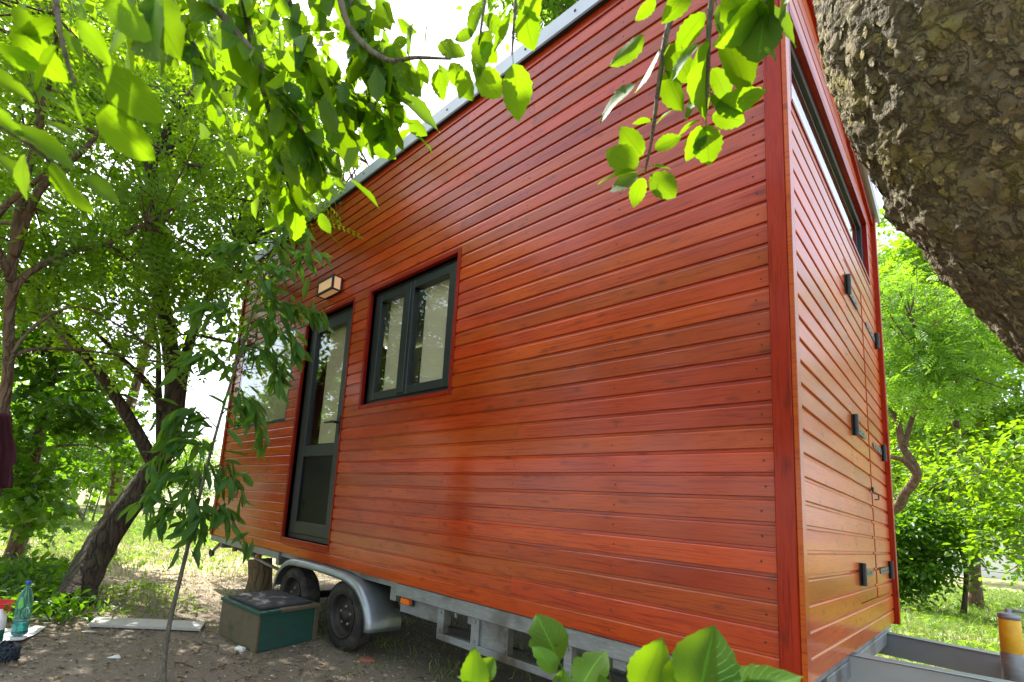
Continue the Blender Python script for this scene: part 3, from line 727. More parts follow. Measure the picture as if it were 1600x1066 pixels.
# fender over the twin wheels
fp = smooth_path([(-3.72, 0, .245), (-3.69, 0, .33), (-3.62, 0, .42), (-3.50, 0, .490), (-3.34, 0, .512), (-3.0, 0, .515), (-2.82, 0, .512), (-2.60, 0, .500), (-2.44, 0, .45), (-2.335, 0, .35), (-2.285, 0, .255), (-2.275, 0, .175)], 3)
tg = nrm(np.gradient(fp, axis=0)); nr = np.stack([-tg[:, 2], tg[:, 1], tg[:, 0]], 1)
sec = [(.22, 0), (-.028, 0), (-.046, .006), (-.056, .018), (-.059, .034), (-.059, .052), (-.0545, .052), (-.0545, .034), (-.050, .020), (-.042, .011), (-.026, .005), (.22, .005)]
fm = MB(); k = len(sec)
for p, n_ in zip(fp, nr):
    for y, o in sec: fm.v.append((p[0] - n_[0] * o, y, p[2] - n_[2] * o))
for i in range(len(fp) - 1):
    for j in range(k): fm.f.append((i * k + j, i * k + (j + 1) % k, (i + 1) * k + (j + 1) % k, (i + 1) * k + j))
fm.f += [tuple(range(k))[::-1], tuple((len(fp) - 1) * k + j for j in range(k))]
fd = fm.build('fender', 'fender_steel', HOUSE, True)
# drawbar and jockey post
for pa, pb, zt_ in (((-.3, .94), (1.25, 1.20), .500), ((-.3, 2.33), (1.25, 2.02), .465)):
    a = np.array([pa[0], pa[1], 0]); d = nrm(np.array([pb[0] - pa[0], pb[1] - pa[1], 0])); n_ = np.array([-d[1], d[0], 0]); L = math.hypot(pb[0] - pa[0], pb[1] - pa[1])
    mb = MB().box(0, L, 0, .06, zt_ - .13, zt_, .004); mb.box(0, L, -.012, .072, zt_ - .0005, zt_ + .005, .002)
    mb.v = [tuple(a + d * x + n_ * y + np.array([0, 0, z])) for x, y, z in mb.v]
    mb.build('drawbar_beam', 'roof_metal', HOUSE)
MB().box(-.1, -.02, .5, 2.4, .40, .475, .004).build('front_member', 'galvanised', HOUSE)
jb = np.array([.478, 1.86])
jk = MB().lathe([(.0, .30), (.042, .30), (.042, .525), (.038, .53), (.038, .54)], 20, (jb[0], jb[1], 0)).build('jockey_post', 'galvanised', HOUSE, True)
MB().lathe([(.036, .525), (.0385, .53), (.0385, .685), (.036, .69)], 20, (jb[0], jb[1], 0)).build('sleeve', 'yellow_paint', jk, True)
MB().lathe([(.036, .69), (.04, .692), (.04, .715), (.025, .72), (.012, .725), (.012, .74), (0, .742)], 20, (jb[0], jb[1], 0)).tube([(jb[0], jb[1], .735), (jb[0] + .10, jb[1] + .03, .735)], .008, 8).build('cap', 'galvanised', jk, True)
MB().box(jb[0] - .04, jb[0] + .04, jb[1] + .03, 2.19, .38, .43, .003).build('clamp', 'galvanised', jk)
MB().tube([(jb[0], jb[1], .30), (jb[0], jb[1], .07)], .025, 12).lathe([(.03, -.03), (.095, -.03), (.1, 0), (.095, .03), (.03, .03)], 20, (jb[0], jb[1], GZ + .1), 'y').build('jockey_wheel', 'tyre_rubber', jk)

# ------------------------------------------------------------------ things on the ground
# step box: e1 along its brown face, e2 along its green face
F0 = np.array([-2.824, -.558]); e1 = nrm(np.array([-.575, -.037])); e2 = nrm(np.array([-.129, .541])); LA, LB, BH = .575, .55, .262
bxt = thing('step_box', 'old green and brown wooden box set below the door as a step', 'box', (F0[0], F0[1], GZ))
def bp(mb):
    mb.v = [(float(e1[0] * x + e2[0] * y), float(e1[1] * x + e2[1] * y), z) for x, y, z in mb.v]; return mb
bp(MB().box(.004, LA * .40, 0, .022, .0, BH - .022, .003)).build('side_plank', 'crate_brown', bxt)
bp(MB().box(LA * .40 + .004, LA, .001, .022, .002, BH - .024, .003)).build('side_plank', 'crate_brown', bxt)
bp(MB().box(.0, .020, .024, LB - .045, .004, BH - .022, .002)).build('end_panel', 'crate_green', bxt)
bp(MB().box(-.004, .022, LB - .045, LB, 0, BH - .022, .003)).build('corner_batten', 'crate_brown', bxt)
bp(MB().box(LA - .02, LA, .024, LB, 0, BH - .022, .002)).build('end_panel', 'crate_brown', bxt)
bp(MB().box(.022, LA - .02, LB - .02, LB, 0, BH - .022, .002)).build('side_plank', 'crate_brown', bxt)
for i in range(3):
    a = -.010 + i * (LB + .02) / 3
    bp(MB().box(-.012, LA + .010, a, a + (LB + .02) / 3 - .004, BH - .022, BH + (.002 if i == 1 else 0), .003)).build('lid_plank', 'crate_brown' if i else 'crate_green', bxt)
mt = MB(); nx, ny = 14, 12; r0 = random.Random(2)
for k_ in (0, 1):
    for i in range(nx + 1):
        for j in range(ny + 1):
            x = .04 + (LA - .06) * i / nx; y = .03 + (LB - .07) * j / ny
            ed = i in (0, nx) or j in (0, ny)
            mt.v.append((x + (r0.uniform(-.006, .006) if ed else 0), y + (r0.uniform(-.006, .006) if ed else 0), BH + .003 + (.012 + r0.uniform(-.002, .003)) * k_))
S_ = (nx + 1) * (ny + 1)
for i in range(nx):
    for j in range(ny):
        q = i * (ny + 1) + j; mt.f.append((S_ + q, S_ + q + ny + 1, S_ + q + ny + 2, S_ + q + 1)); mt.f.append((q + 1, q + ny + 2, q + ny + 1, q))
bd = [i * (ny + 1) for i in range(nx + 1)] + [nx * (ny + 1) + j for j in range(1, ny + 1)] + [i * (ny + 1) + ny for i in range(nx - 1, -1, -1)] + [j for j in range(ny - 1, 0, -1)]
for a, b_ in zip(bd, bd[1:] + bd[:1]): mt.f.append((a, b_, S_ + b_, S_ + a))
bp(mt); mo = mt.build('doormat', 'doormat', smooth=True); mo.location = (F0[0], F0[1], GZ); tag(mo, 'worn dark grey doormat lying on the wooden step box', 'doormat')
# stump under the rear of the trailer
st = MB(); hh = np.linspace(0, .36, 8); sp_ = np.stack([.02 * np.sin(hh * 9), .015 * np.cos(hh * 7), hh], 1)
st.tube(sp_, np.array([.155, .14, .132, .128, .126, .125, .127, .128]), 18, True, .03, 4)
so_ = st.build('log_stump', 'stump_bark', smooth=False); so_.location = (-4.80, .32, GZ); tag(so_, 'upright log stump propping the far end of the trailer', 'stump')
# grey plank lying on the soil
pk = np.array([[-4.085, -1.262], [-3.87, -1.345], [-3.47, -.70], [-3.66, -.60]])
mb = MB(); mb.add([(x, y, GZ + z) for z in (.012, .030) for x, y in pk], [(3, 2, 1, 0), (4, 5, 6, 7), (0, 1, 5, 4), (1, 2, 6, 5), (2, 3, 7, 6), (3, 0, 4, 7)])
tag(mb.build('ground_plank', 'grey_plank'), 'grey weathered board lying flat on the bare soil', 'board')
# white sheet under the bottles
mb = MB(); n_ = 8
for i in range(n_ + 1):
    for j in range(n_ + 1):
        a, b_ = i / n_, j / n_
        p = np.array([-3.949, -1.579]) * (1 - a) * (1 - b_) + np.array([-3.60, -1.74]) * a * (1 - b_) + np.array([-3.65, -2.2]) * a * b_ + np.array([-4.05, -2.1]) * (1 - a) * b_
        mb.v.append((p[0], p[1], GZ + .016 + .008 * math.sin(7 * a + 2) * math.sin(6 * b_ + 1) + (.012 if i == n_ and j < 3 else 0)))
for i in range(n_):
    for j in range(n_): q = i * (n_ + 1) + j; mb.f.append((q, q + 1, q + n_ + 2, q + n_ + 1))
sh = mb.build('white_sheet', 'white_paper', smooth=True); sm = sh.modifiers.new('s', 'SOLIDIFY'); sm.thickness = .004; tag(sh, 'white sheet on the ground under the bottles', 'sheet')
# water bottle
bl = thing('water_bottle', 'clear blue plastic bottle with a blue cap on the white sheet', 'bottle', (-3.755, -1.742, GZ + .024))
MB().lathe([(0, .002), (.035, .0), (.044, .006), (.045, .02), (.043, .05), (.045, .055), (.045, .10), (.042, .105), (.045, .11), (.045, .16), (.043, .165), (.045, .17), (.045, .20), (.040, .235), (.026, .275), (.015, .298), (.0135, .31), (.0135, .318)], 24).build('body', 'bottle_pet', bl, True)
MB().lathe([(.0, .335), (.014, .335), (.0155, .332), (.0155, .316), (.014, .315)], 18).build('cap', 'blue_cap', bl, True)
MB().lathe([(0, .004), (.041, .008), (.0425, .02), (.0425, .075), (0, .0755)], 20).build('water', 'bottle_green', bl, True)
# spray bottle with a red trigger
sb_ = thing('spray_bottle', 'white and green spray bottle with a red trigger beside the blue bottle', 'spray bottle', (-3.575, -1.868, GZ + .024))
MB().lathe([(0, .0), (.034, .0), (.038, .006), (.038, .14), (.034, .16), (.018, .185), (.014, .195), (.014, .205)], 20).build('body', 'white_plastic', sb_, True)
MB().lathe([(.0384, .02), (.0388, .022), (.0388, .085), (.0384, .087)], 20).build('sleeve', 'bottle_green', sb_, True)
tr_ = MB().box(-.012, .012, -.02, .02, .202, .222, .003); tr_.add([(-.011, -.028, .222), (.011, -.028, .222), (.011, .058, .236), (-.011, .058, .236), (-.009, -.03, .262), (.009, -.03, .262), (.009, .055, .254), (-.009, .055, .254)], [(3, 2, 1, 0), (4, 5, 6, 7), (0, 1, 5, 4), (1, 2, 6, 5), (2, 3, 7, 6), (3, 0, 4, 7)])
tr_.tube([(0, .034, .238), (0, .044, .205), (0, .032, .175)], [.006, .005, .004], 6); tr_.build('trigger_head', 'red_plastic', sb_)
# dark bundle of yarn at the frame's edge
yn = MB(); ry = random.Random(5)
for i in range(60):
    c = np.array([0, 0, .05]); a = ry.uniform(0, 6.28); q = [c + np.array([math.cos(a + t) * .10, math.sin(a + t) * .10, 0]) * ry.uniform(.75, 1.0) + np.array([0, 0, ry.uniform(-.04, .045)]) for t in np.linspace(0, 1.4, 5)]
    yn.tube(q, .007, 5, False)
yo = yn.build('cord_coil', 'blue_yarn', smooth=True); yo.location = (-3.27, -1.86, GZ); tag(yo, 'coil of dark blue cord lying on the soil', 'cord coil')
# scraps
def scrap(name, label, cat, x, y, w_, h_, rot, mat, lift=.010, z=.005):
    mb = MB(); c, s_ = math.cos(rot), math.sin(rot)
    pts = [(-w_, -h_ * .8), (w_ * .9, -h_), (w_, h_ * .7), (w_ * .1, h_), (-w_ * .9, h_ * .75)]
    v = [(x + a * c - b_ * s_, y + a * s_ + b_ * c, GZ + z + lift * (i % 2)) for i, (a, b_) in enumerate(pts)]
    mb.add(v + [(a, b_, q + .003) for a, b_, q in v], [(4, 3, 2, 1, 0), (5, 6, 7, 8, 9)] + [(i, (i + 1) % 5, (i + 1) % 5 + 5, i + 5) for i in range(5)])
    tag(mb.build(name, mat), label, cat)
scrap('paper_scrap', 'small crumpled white paper on the soil near the sapling', 'paper', -3.08, -1.327, .042, .03, .4, 'white_paper', .012)
scrap('torn_card', 'pale torn card lying between the grey board and the sheet', 'card', -3.74, -1.36, .055, .02, .9, 'pale_litter', .006)
scrap('plaster_chip', 'pale plaster chip on the soil in front of the grey board', 'chip', -3.50, -1.16, .04, .022, 1.2, 'pale_litter', .006)
def brick(name, label, x, y, rot, sx, sy, sz, mat):
    o = MB().box(-sx, sx, -sy, sy, 0, sz, .006).build(name, mat); o.location = (x, y, GZ - .004); o.rotation_euler = (.06, .04, rot); tag(o, label, 'brick')
brick('brick_piece', 'broken pale brick piece at the foot of the wooden box', -2.93, -.615, .5, .032, .022, .028, 'white_plaster')
brick('brick_lump', 'small red brick lump on the ground beside the near wheel', -2.36, .02, 1.1, .05, .028, .025, 'brick_red')
# ground litter: dry leaves, twigs and pebbles
def scatter(n, fx):
    pts = fx(n); return np.c_[pts, ground_z(pts[:, 0], pts[:, 1]) + .004]
lpn = scatter(8500, lambda n: np.c_[RNG.uniform(-6.0, -.6, n), RNG.uniform(-2.6, .9, n)])
lo = leaf_cloud('leaf_litter', 'simple', lpn + np.c_[np.zeros((len(lpn), 2)), RNG.random(len(lpn)) * .006], RNG.standard_normal((len(lpn), 3)) * [1, 1, .12], RNG.standard_normal((len(lpn), 3)) * .35 + [0, 0, 1], .012 + .03 * RNG.random(len(lpn)) ** 2, 'dry_litter'); lo['kind'] = 'stuff'
lpn = scatter(2600, lambda n: np.c_[RNG.uniform(-6.0, -.6, n), RNG.uniform(-2.6, .9, n)])
lo = leaf_cloud('pale_litter', 'rhomb', lpn, RNG.standard_normal((len(lpn), 3)) * [1, 1, .1], RNG.standard_normal((len(lpn), 3)) * .3 + [0, 0, 1], .008 + .02 * RNG.random(len(lpn)) ** 2, 'pale_litter'); lo['kind'] = 'stuff'
tw = MB()
for i in range(260):
    x, y = RNG.uniform(-5.5, -1.0), RNG.uniform(-2.4, .6); a = RNG.uniform(0, 6.28); L = RNG.uniform(.04, .16); p = np.array([x, y, GZ + .006])
    d = np.array([math.cos(a), math.sin(a), RNG.uniform(-.02, .08)]); tw.tube([p, p + d * L * .5 + RNG.standard_normal(3) * .006, p + d * L], [.0025, .002, .0012], 4, False)
tw = tw.build('twig_litter', 'bark_brown'); tw['kind'] = 'stuff'
# ------------------------------------------------------------------ grass
def blades(name, pts, h, wd, mat, lean=.35):
    n = len(pts); base = np.c_[pts, ground_z(pts[:, 0], pts[:, 1]) - .004]; a = RNG.uniform(0, 2 * np.pi, n); hh = h * (.5 + RNG.random(n))
    sx = np.c_[np.cos(a), np.sin(a), np.zeros(n)] * (wd * (.6 + .8 * RNG.random(n)))[:, None]
    le = RNG.standard_normal((n, 3)) * lean; le[:, 2] = 1; le = nrm(le) * hh[:, None]
    m1 = base + le * .55; tip = base + le + np.c_[RNG.standard_normal((n, 2)) * .25 * hh[:, None], -.12 * hh]
    V = np.stack([base - sx, base + sx, m1 - sx * .7, m1 + sx * .7, tip], 1).reshape(-1, 3)
    k = (np.arange(n) * 5)[:, None]; Fc = np.concatenate([k + [0, 1, 3], k + [0, 3, 2], k + [2, 3, 4]])
    me = fast_mesh(name, V, Fc, mat, np.repeat(np.clip(RNG.normal(.5, .28, n), 0, 1), 5)); o = link(bpy.data.objects.new(name, me)); o['kind'] = 'stuff'; return o
def tufts(n_t, per, x0, x1, y0, y1, r, dens=None):
    c = np.c_[RNG.uniform(x0, x1, n_t), RNG.uniform(y0, y1, n_t)]
    if dens is not None: c = c[RNG.random(n_t) < dens(c[:, 0], c[:, 1])]
    return np.repeat(c, per, 0) + RNG.standard_normal((len(c) * per, 2)) * r
lawn = lambda x, y: np.clip((-x - 5.2) / 3.5, .05, 1) * (.45 + .55 * (np.sin(x * 1.3 + y * .7) * np.sin(y * 1.1 - x * .4) > -.25))
blades('lawn_grass', tufts(7000, 12, -19, -4.6, -3.5, 5.0, .10, lawn), .10, .0045, 'grass_green')
blades('dry_grass', tufts(3600, 9, -12, -3.6, -2.8, 3.4, .10, lambda x, y: np.clip((-x - 3.4) / 2, 0, 1) * .8), .055, .003, 'grass_dry', .8)
blades('shade_grass', tufts(420, 14, -4.2, -.2, -.9, 2.0, .07, lambda x, y: np.where(y > -.3, .8, .12)), .065, .0026, 'grass_green', .5)
blades('right_grass', tufts(6500, 12, -3.2, 3.2, 3.6, 22, .12), .12, .0055, 'grass_green')

# ------------------------------------------------------------------ far buildings
def gable(name, label, x0, x1, y0, y1, zw, zr, axis, wins):
    t = thing(name, label, 'house', ((x0 + x1) / 2, (y0 + y1) / 2, GZ)); ox, oy = (x0 + x1) / 2, (y0 + y1) / 2
    x0 -= ox; x1 -= ox; y0 -= oy; y1 -= oy
    MB().box(x0, x1, y0, y1, -.3, zw).build('wall', 'white_plaster', t)
    rf_ = MB(); o = .45; n = 40
    if axis == 'x':
        for sg, yy in ((-1, y0 - o), (1, y1 + o)):
            for i in range(n):
                a = x0 - o + (x1 - x0 + 2 * o) * i / n; b_ = a + (x1 - x0 + 2 * o) / n; h = .05 if i % 2 else 0
                rf_.add([(a, yy, zw - .15 + h), (b_, yy, zw - .15 + h), (b_, 0, zr + h), (a, 0, zr + h), (a, yy, zw - .25), (b_, yy, zw - .25), (b_, 0, zr - .1), (a, 0, zr - .1)], [(0, 1, 2, 3), (7, 6, 5, 4), (0, 4, 5, 1), (0, 3, 7, 4), (1, 5, 6, 2)])
    else:
        for sg, xx in ((-1, x0 - o), (1, x1 + o)):
            for i in range(n):
                a = y0 - o + (y1 - y0 + 2 * o) * i / n; b_ = a + (y1 - y0 + 2 * o) / n; h = .05 if i % 2 else 0
                rf_.add([(xx, a, zw - .15 + h), (xx, b_, zw - .15 + h), (0, b_, zr + h), (0, a, zr + h), (xx, a, zw - .25), (xx, b_, zw - .25), (0, b_, zr - .1), (0, a, zr - .1)], [(0, 1, 2, 3), (7, 6, 5, 4), (0, 4, 5, 1), (0, 3, 7, 4), (1, 5, 6, 2)])
    rf_.build('roof', 'roof_tile', t)
    for (fx, z0, z1, wd) in wins:
        if axis == 'x':
            c = x0 + (x1 - x0) * fx; wv = MB().box(c - wd / 2, c + wd / 2, y0 - .05, y0 + .02, z0, z1, .01).build('window', 'dark_frame', t)
            MB().box(c - wd / 2 + .07, c + wd / 2 - .07, y0 - .06, y0 - .052, z0 + .07, z1 - .07).build('pane', 'glass', wv)
        else:
            c = y0 + (y1 - y0) * fx; wv = MB().box(x1 - .02, x1 + .05, c - wd / 2, c + wd / 2, z0, z1, .01).build('window', 'dark_frame', t)
            MB().box(x1 + .052, x1 + .06, c - wd / 2 + .07, c + wd / 2 - .07, z0 + .07, z1 - .07).build('pane', 'glass', wv)
    return t
gable('white_house', 'white house half hidden behind the trees beyond the drawbar', -6, 4, 30, 37, 3.0, 5.2, 'x', [(.25, .9, 2.2, 1.1), (.75, .9, 2.2, 1.1)])
gable('neighbour_house', 'pale house with grey ribbed roof mirrored in the windows', -30, -20, -16.5, -9.0, 3.6, 6.2, 'x', [(.3, .9, 2.1, 1.2), (.7, .9, 2.1, 1.2)])

# ------------------------------------------------------------------ trees
# leaning tree left of the trailer
b0 = np.array([-4.725, -1.349, GZ - .05])
def L5(*q): return [P(u, v, d) for u, v, d in q]
lean = [b0] + L5((158, 850, 5.55), (222, 760, 5.65), (262, 690, 5.7), (272, 600, 5.75), (262, 520, 5.8), (245, 400, 5.85), (235, 250, 5.9))
tree('leaning_tree', 'dark leaning tree with several forked limbs left of the house', 'tree', None, lean, .155,
     [(P(250, 330, 6.0), (1.5, 1.9, 1.1)), (P(380, 330, 6.6), (1.0, 1.0, 1.0)), (P(130, 450, 5.6), (1.0, 1.3, .8)), (P(300, 480, 6.2), (.9, 1.1, .55)), (P(330, 170, 6.2), (1.3, 1.6, .9))],
     125, 9800, 'simple', .085, 'leaf_mid', 'bark_dark', .24, links=60,
     limbs=[(L5((245, 735, 5.66), (205, 660, 5.5), (160, 590, 5.4), (110, 530, 5.3), (60, 470, 5.2)), .075, .02),
            (L5((266, 655, 5.7), (230, 600, 5.6), (190, 560, 5.5), (135, 505, 5.4)), .05, .015),
            (L5((278, 640, 5.74), (288, 570, 5.85), (305, 510, 5.95), (335, 445, 6.1), (370, 380, 6.3)), .07, .02),
            (L5((250, 690, 5.68), (248, 600, 5.9), (246, 530, 6.0), (225, 460, 6.1)), .04, .012)], wob=.05)
# locust at the left edge, feathery leaves reach over the yard
loc = [np.array([-3.9, -2.6, GZ - .05])] + L5((-28, 800, 4.1), (-6, 690, 4.0), (12, 590, 4.0), (16, 450, 4.0), (30, 330, 4.05), (60, 200, 4.2), (90, 60, 4.4))
tree('locust_tree', 'feathery leaved tree whose trunk rises along the left edge', 'tree', None, loc, .046,
     [(P(90, 330, 4.4), (1.0, 1.1, .75)), (P(200, 230, 4.8), (1.1, 1.1, .7)), (P(60, 480, 4.6), (.8, .9, .45)), (P(420, 250, 5.0), (.55, .6, .5)), (P(230, 420, 4.4), (.5, .7, .4)), (P(120, 90, 4.6), (1.3, 1.3, .8))],
     90, 1800, 'pinnate', .25, 'leaf_locust', 'bark_brown', .26, links=30,
     limbs=[(L5((14, 500, 4.0), (30, 440, 4.0), (100, 398, 4.1), (170, 380, 4.2), (232, 348, 4.35)), .026, .006),
            (L5((12, 560, 4.0), (60, 545, 4.05), (150, 550, 4.2), (240, 565, 4.4), (300, 580, 4.6)), .013, .004),
            (L5((8, 620, 4.0), (30, 535, 3.9), (110, 480, 4.0), (180, 505, 4.2), (260, 560, 4.5)), .012, .003),
            (L5((22, 400, 4.0), (60, 300, 4.1), (140, 225, 4.3), (160, 190, 4.5)), .03, .01),
            (L5((16, 440, 4.0), (-10, 350, 3.9), (60, 280, 3.9), (120, 240, 4.0)), .025, .008)], wob=.03)
# small maple behind
mp = [np.array([-7.618, -1.607, GZ - .05])] + L5((38, 800, 7.9), (52, 720, 7.95), (75, 620, 8.0), (90, 520, 8.1))
tree('maple_tree', 'small dark green maple with reddish trunk on the lawn edge', 'tree', None, mp, .11,
     [(P(70, 690, 7.6), (1.0, 1.25, .62)), (P(100, 610, 7.9), (.9, 1.1, .6)), (P(20, 780, 7.3), (.6, .6, .35)), (P(40, 540, 8.0), (1.0, 1.0, .5))],
     80, 6500, 'maple', .115, 'leaf_dark', 'bark_brown', .24, links=26)
# row of trees and bushes far across the lawn
far_spec = [
 (-19, -3.5, 5.5, 2.0, 'tall bright tree farthest left across the lawn', 'leaf_bright'),
 (-15.5, -.6, 4.2, 1.5, 'bushy yellow green tree behind the maple trunk', 'leaf_bright'),
 (-21, .6, 2.9, 1.6, 'low pale bush between the maple and the leaning tree', 'leaf_bright'),
 (-24, 3.0, 2.9, 1.8, 'low round bush on the skyline behind the leaning trunk', 'leaf_mid'),
 (-26, 6.2, 4.0, 2.0, 'wide far bush showing beside the thin sapling', 'leaf_mid'),
 (-22, 9.0, 3.4, 2.2, 'far bush just clear of the house corner', 'leaf_dark'),
 (-29, -1.0, 5.0, 2.4, 'pale tall tree farthest away over the lawn', 'leaf_mid')]
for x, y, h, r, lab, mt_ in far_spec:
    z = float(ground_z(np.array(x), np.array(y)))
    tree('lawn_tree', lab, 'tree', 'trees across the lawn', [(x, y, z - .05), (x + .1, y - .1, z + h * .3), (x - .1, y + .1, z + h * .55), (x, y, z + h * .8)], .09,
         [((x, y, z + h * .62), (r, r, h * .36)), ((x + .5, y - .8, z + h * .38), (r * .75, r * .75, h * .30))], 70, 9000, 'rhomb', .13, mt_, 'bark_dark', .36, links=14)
# crossing posts on the lawn
for (a, b_, lab) in (((-15.6, -.35), (-16.0, -.1), 'upright weathered post of the crossed pair on the lawn'), ((-15.9, .35), (-16.3, -.55), 'slanting weathered post of the crossed pair on the lawn')):
    o = MB(); base = np.array([a[0], a[1], GZ - .1]); top = np.array([b_[0], b_[1], 1.15]) if 'slanting' in lab else np.array([a[0] - .05, a[1] + .12, 1.1])
    o.tube([base, (base + top) / 2, top], [.075, .07, .065], 8, True, .04); tag(o.build('wooden_post', 'bark_grey'), lab, 'post', 'crossed posts')
# thin saplings far on the lawn
for i, (u, d, h, lab) in enumerate(((132, 15, 2.0, 'thin bare stem left of the leaning trunk on the far lawn'), (148, 16, 2.3, 'slim leafy stem just right of the bare one on the far lawn'), (165, 15.5, 1.9, 'short slim stem close to the leaning trunk on the far lawn'))):
    q = P(u, 790, d); x, y = q[0], q[1]
    tree('lawn_sapling', lab, 'sapling', 'saplings on the far lawn', [(x, y, GZ - .05), (x + .05, y + .1, h * .5), (x - .05, y + .05, h)], .022, [((x, y, h * .8), (.5, .5, .5))], 10, 500, 'rhomb', .10, 'leaf_bright', 'bark_grey', .2, links=6)
# low creeping plants by the leaning tree
def herb_patch(name, label, n, x0, x1, y0, y1, h, size, mat, pat='simple', dens=None):
    p = np.c_[RNG.uniform(x0, x1, n), RNG.uniform(y0, y1, n)]
    if dens is not None: p = p[RNG.random(n) < dens(p[:, 0], p[:, 1])]
    n = len(p); bump_ = .5 + .5 * np.sin(p[:, 0] * 3.1) * np.sin(p[:, 1] * 3.7 + 1)
    pos = np.c_[p, ground_z(p[:, 0], p[:, 1]) + .02 + h * RNG.random(n) * (.35 + .65 * bump_)]
    o = leaf_cloud(name, pat, pos, RNG.standard_normal((n, 3)) + [0, 0, -.2], RNG.standard_normal((n, 3)) * .5 + [0, 0, 1], size * (.6 + .7 * RNG.random(n)), mat); o['kind'] = 'stuff'; o['label'] = label; return o
herb_patch('creeping_plants', 'low leafy ground plants around the foot of the leaning tree', 4200, -6.6, -4.0, -2.6, -1.25, .26, .075, 'leaf_dark', dens=lambda x, y: np.clip(1.15 - .55 * np.hypot(x + 5.0, (y + 2.0) * 1.2), 0, 1))
herb_patch('trunk_weeds', 'thin weeds between the leaning tree and the grey board', 700, -5.2, -3.9, -1.3, -.5, .12, .05, 'leaf_mid', 'narrow')
herb_patch('lawn_weeds', 'broad leaved weeds scattered over the lawn', 5000, -18, -6, -3.2, 4, .14, .07, 'leaf_bright')
herb_patch('fern_undergrowth', 'ferny undergrowth on the ground behind the drawbar', 9000, -2.6, 3.0, 3.4, 12.5, .28, .13, 'leaf_mid', 'pinnate', dens=lambda x, y: np.where(np.hypot(x + .2, (y - 13.5) / 2.5) < 1.0, .05, .22))
herb_patch('right_weeds', 'mixed weeds beyond the drawbar', 6500, -3.5, 4, 3.2, 22, .18, .07, 'leaf_bright', dens=lambda x, y: .8)
# ---------- right of the house
def rt(lab, base, h, ells, n, mat, size=.10, pat='simple', bark='bark_brown', r=.09, trunk=None, rc=.32, nc=90, name='yard_tree', links=22, limbs=()):
    x, y = base; tr_ = trunk or [(x, y, GZ - .05), (x + .08, y - .05, h * .3), (x - .05, y + .1, h * .6), (x + .05, y, h * .9)]
    return tree(name, lab, 'tree', 'trees right of the house', tr_, r, ells, nc, n, pat, size, mat, bark, rc, links=links, limbs=limbs)
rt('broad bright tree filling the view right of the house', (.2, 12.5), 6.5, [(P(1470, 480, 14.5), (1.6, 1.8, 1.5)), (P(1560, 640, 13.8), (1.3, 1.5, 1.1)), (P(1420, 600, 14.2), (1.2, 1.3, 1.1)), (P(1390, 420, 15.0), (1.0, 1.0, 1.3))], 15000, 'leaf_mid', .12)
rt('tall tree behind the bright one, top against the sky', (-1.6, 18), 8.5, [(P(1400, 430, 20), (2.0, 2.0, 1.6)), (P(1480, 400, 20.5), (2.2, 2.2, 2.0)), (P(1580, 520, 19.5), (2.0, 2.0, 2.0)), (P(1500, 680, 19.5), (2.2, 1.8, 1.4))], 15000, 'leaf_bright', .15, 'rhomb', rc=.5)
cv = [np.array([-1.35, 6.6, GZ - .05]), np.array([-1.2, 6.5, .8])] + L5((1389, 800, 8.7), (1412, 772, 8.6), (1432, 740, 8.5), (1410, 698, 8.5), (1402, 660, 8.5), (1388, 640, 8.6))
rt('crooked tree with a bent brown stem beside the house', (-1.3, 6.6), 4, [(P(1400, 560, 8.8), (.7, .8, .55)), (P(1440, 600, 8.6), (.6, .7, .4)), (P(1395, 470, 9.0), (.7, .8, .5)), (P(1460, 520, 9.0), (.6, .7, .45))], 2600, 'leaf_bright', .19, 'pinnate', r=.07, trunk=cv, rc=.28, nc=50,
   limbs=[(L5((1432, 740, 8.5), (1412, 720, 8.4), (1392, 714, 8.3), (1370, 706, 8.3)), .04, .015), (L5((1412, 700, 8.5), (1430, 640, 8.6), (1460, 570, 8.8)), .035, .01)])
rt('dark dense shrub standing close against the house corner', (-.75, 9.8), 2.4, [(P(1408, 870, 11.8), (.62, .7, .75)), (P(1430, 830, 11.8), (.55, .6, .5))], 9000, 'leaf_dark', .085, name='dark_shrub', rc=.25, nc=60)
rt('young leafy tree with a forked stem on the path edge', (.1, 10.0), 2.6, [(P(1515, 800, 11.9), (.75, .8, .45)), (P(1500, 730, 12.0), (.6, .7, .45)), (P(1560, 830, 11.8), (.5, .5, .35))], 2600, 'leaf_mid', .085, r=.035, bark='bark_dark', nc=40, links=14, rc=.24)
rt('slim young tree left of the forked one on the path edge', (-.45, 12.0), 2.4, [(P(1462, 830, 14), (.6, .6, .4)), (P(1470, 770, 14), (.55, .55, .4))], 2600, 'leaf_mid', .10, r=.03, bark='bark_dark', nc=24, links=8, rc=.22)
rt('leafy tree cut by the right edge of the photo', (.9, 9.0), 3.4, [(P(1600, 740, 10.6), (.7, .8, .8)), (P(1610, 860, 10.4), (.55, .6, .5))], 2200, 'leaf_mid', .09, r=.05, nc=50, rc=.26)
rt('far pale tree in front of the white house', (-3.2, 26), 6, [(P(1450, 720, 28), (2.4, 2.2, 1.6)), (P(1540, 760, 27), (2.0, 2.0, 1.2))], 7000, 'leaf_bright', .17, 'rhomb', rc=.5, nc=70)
rt('rounded tree filling the gap between the crooked stem and the forked tree', (-1.0, 15.5), 5.5, [(P(1450, 640, 17.5), (1.3, 1.5, 1.1)), (P(1540, 700, 17.5), (1.4, 1.6, 1.0)), (P(1420, 740, 17), (.9, 1.0, .7))], 10000, 'leaf_mid', .13, 'rhomb', rc=.4)
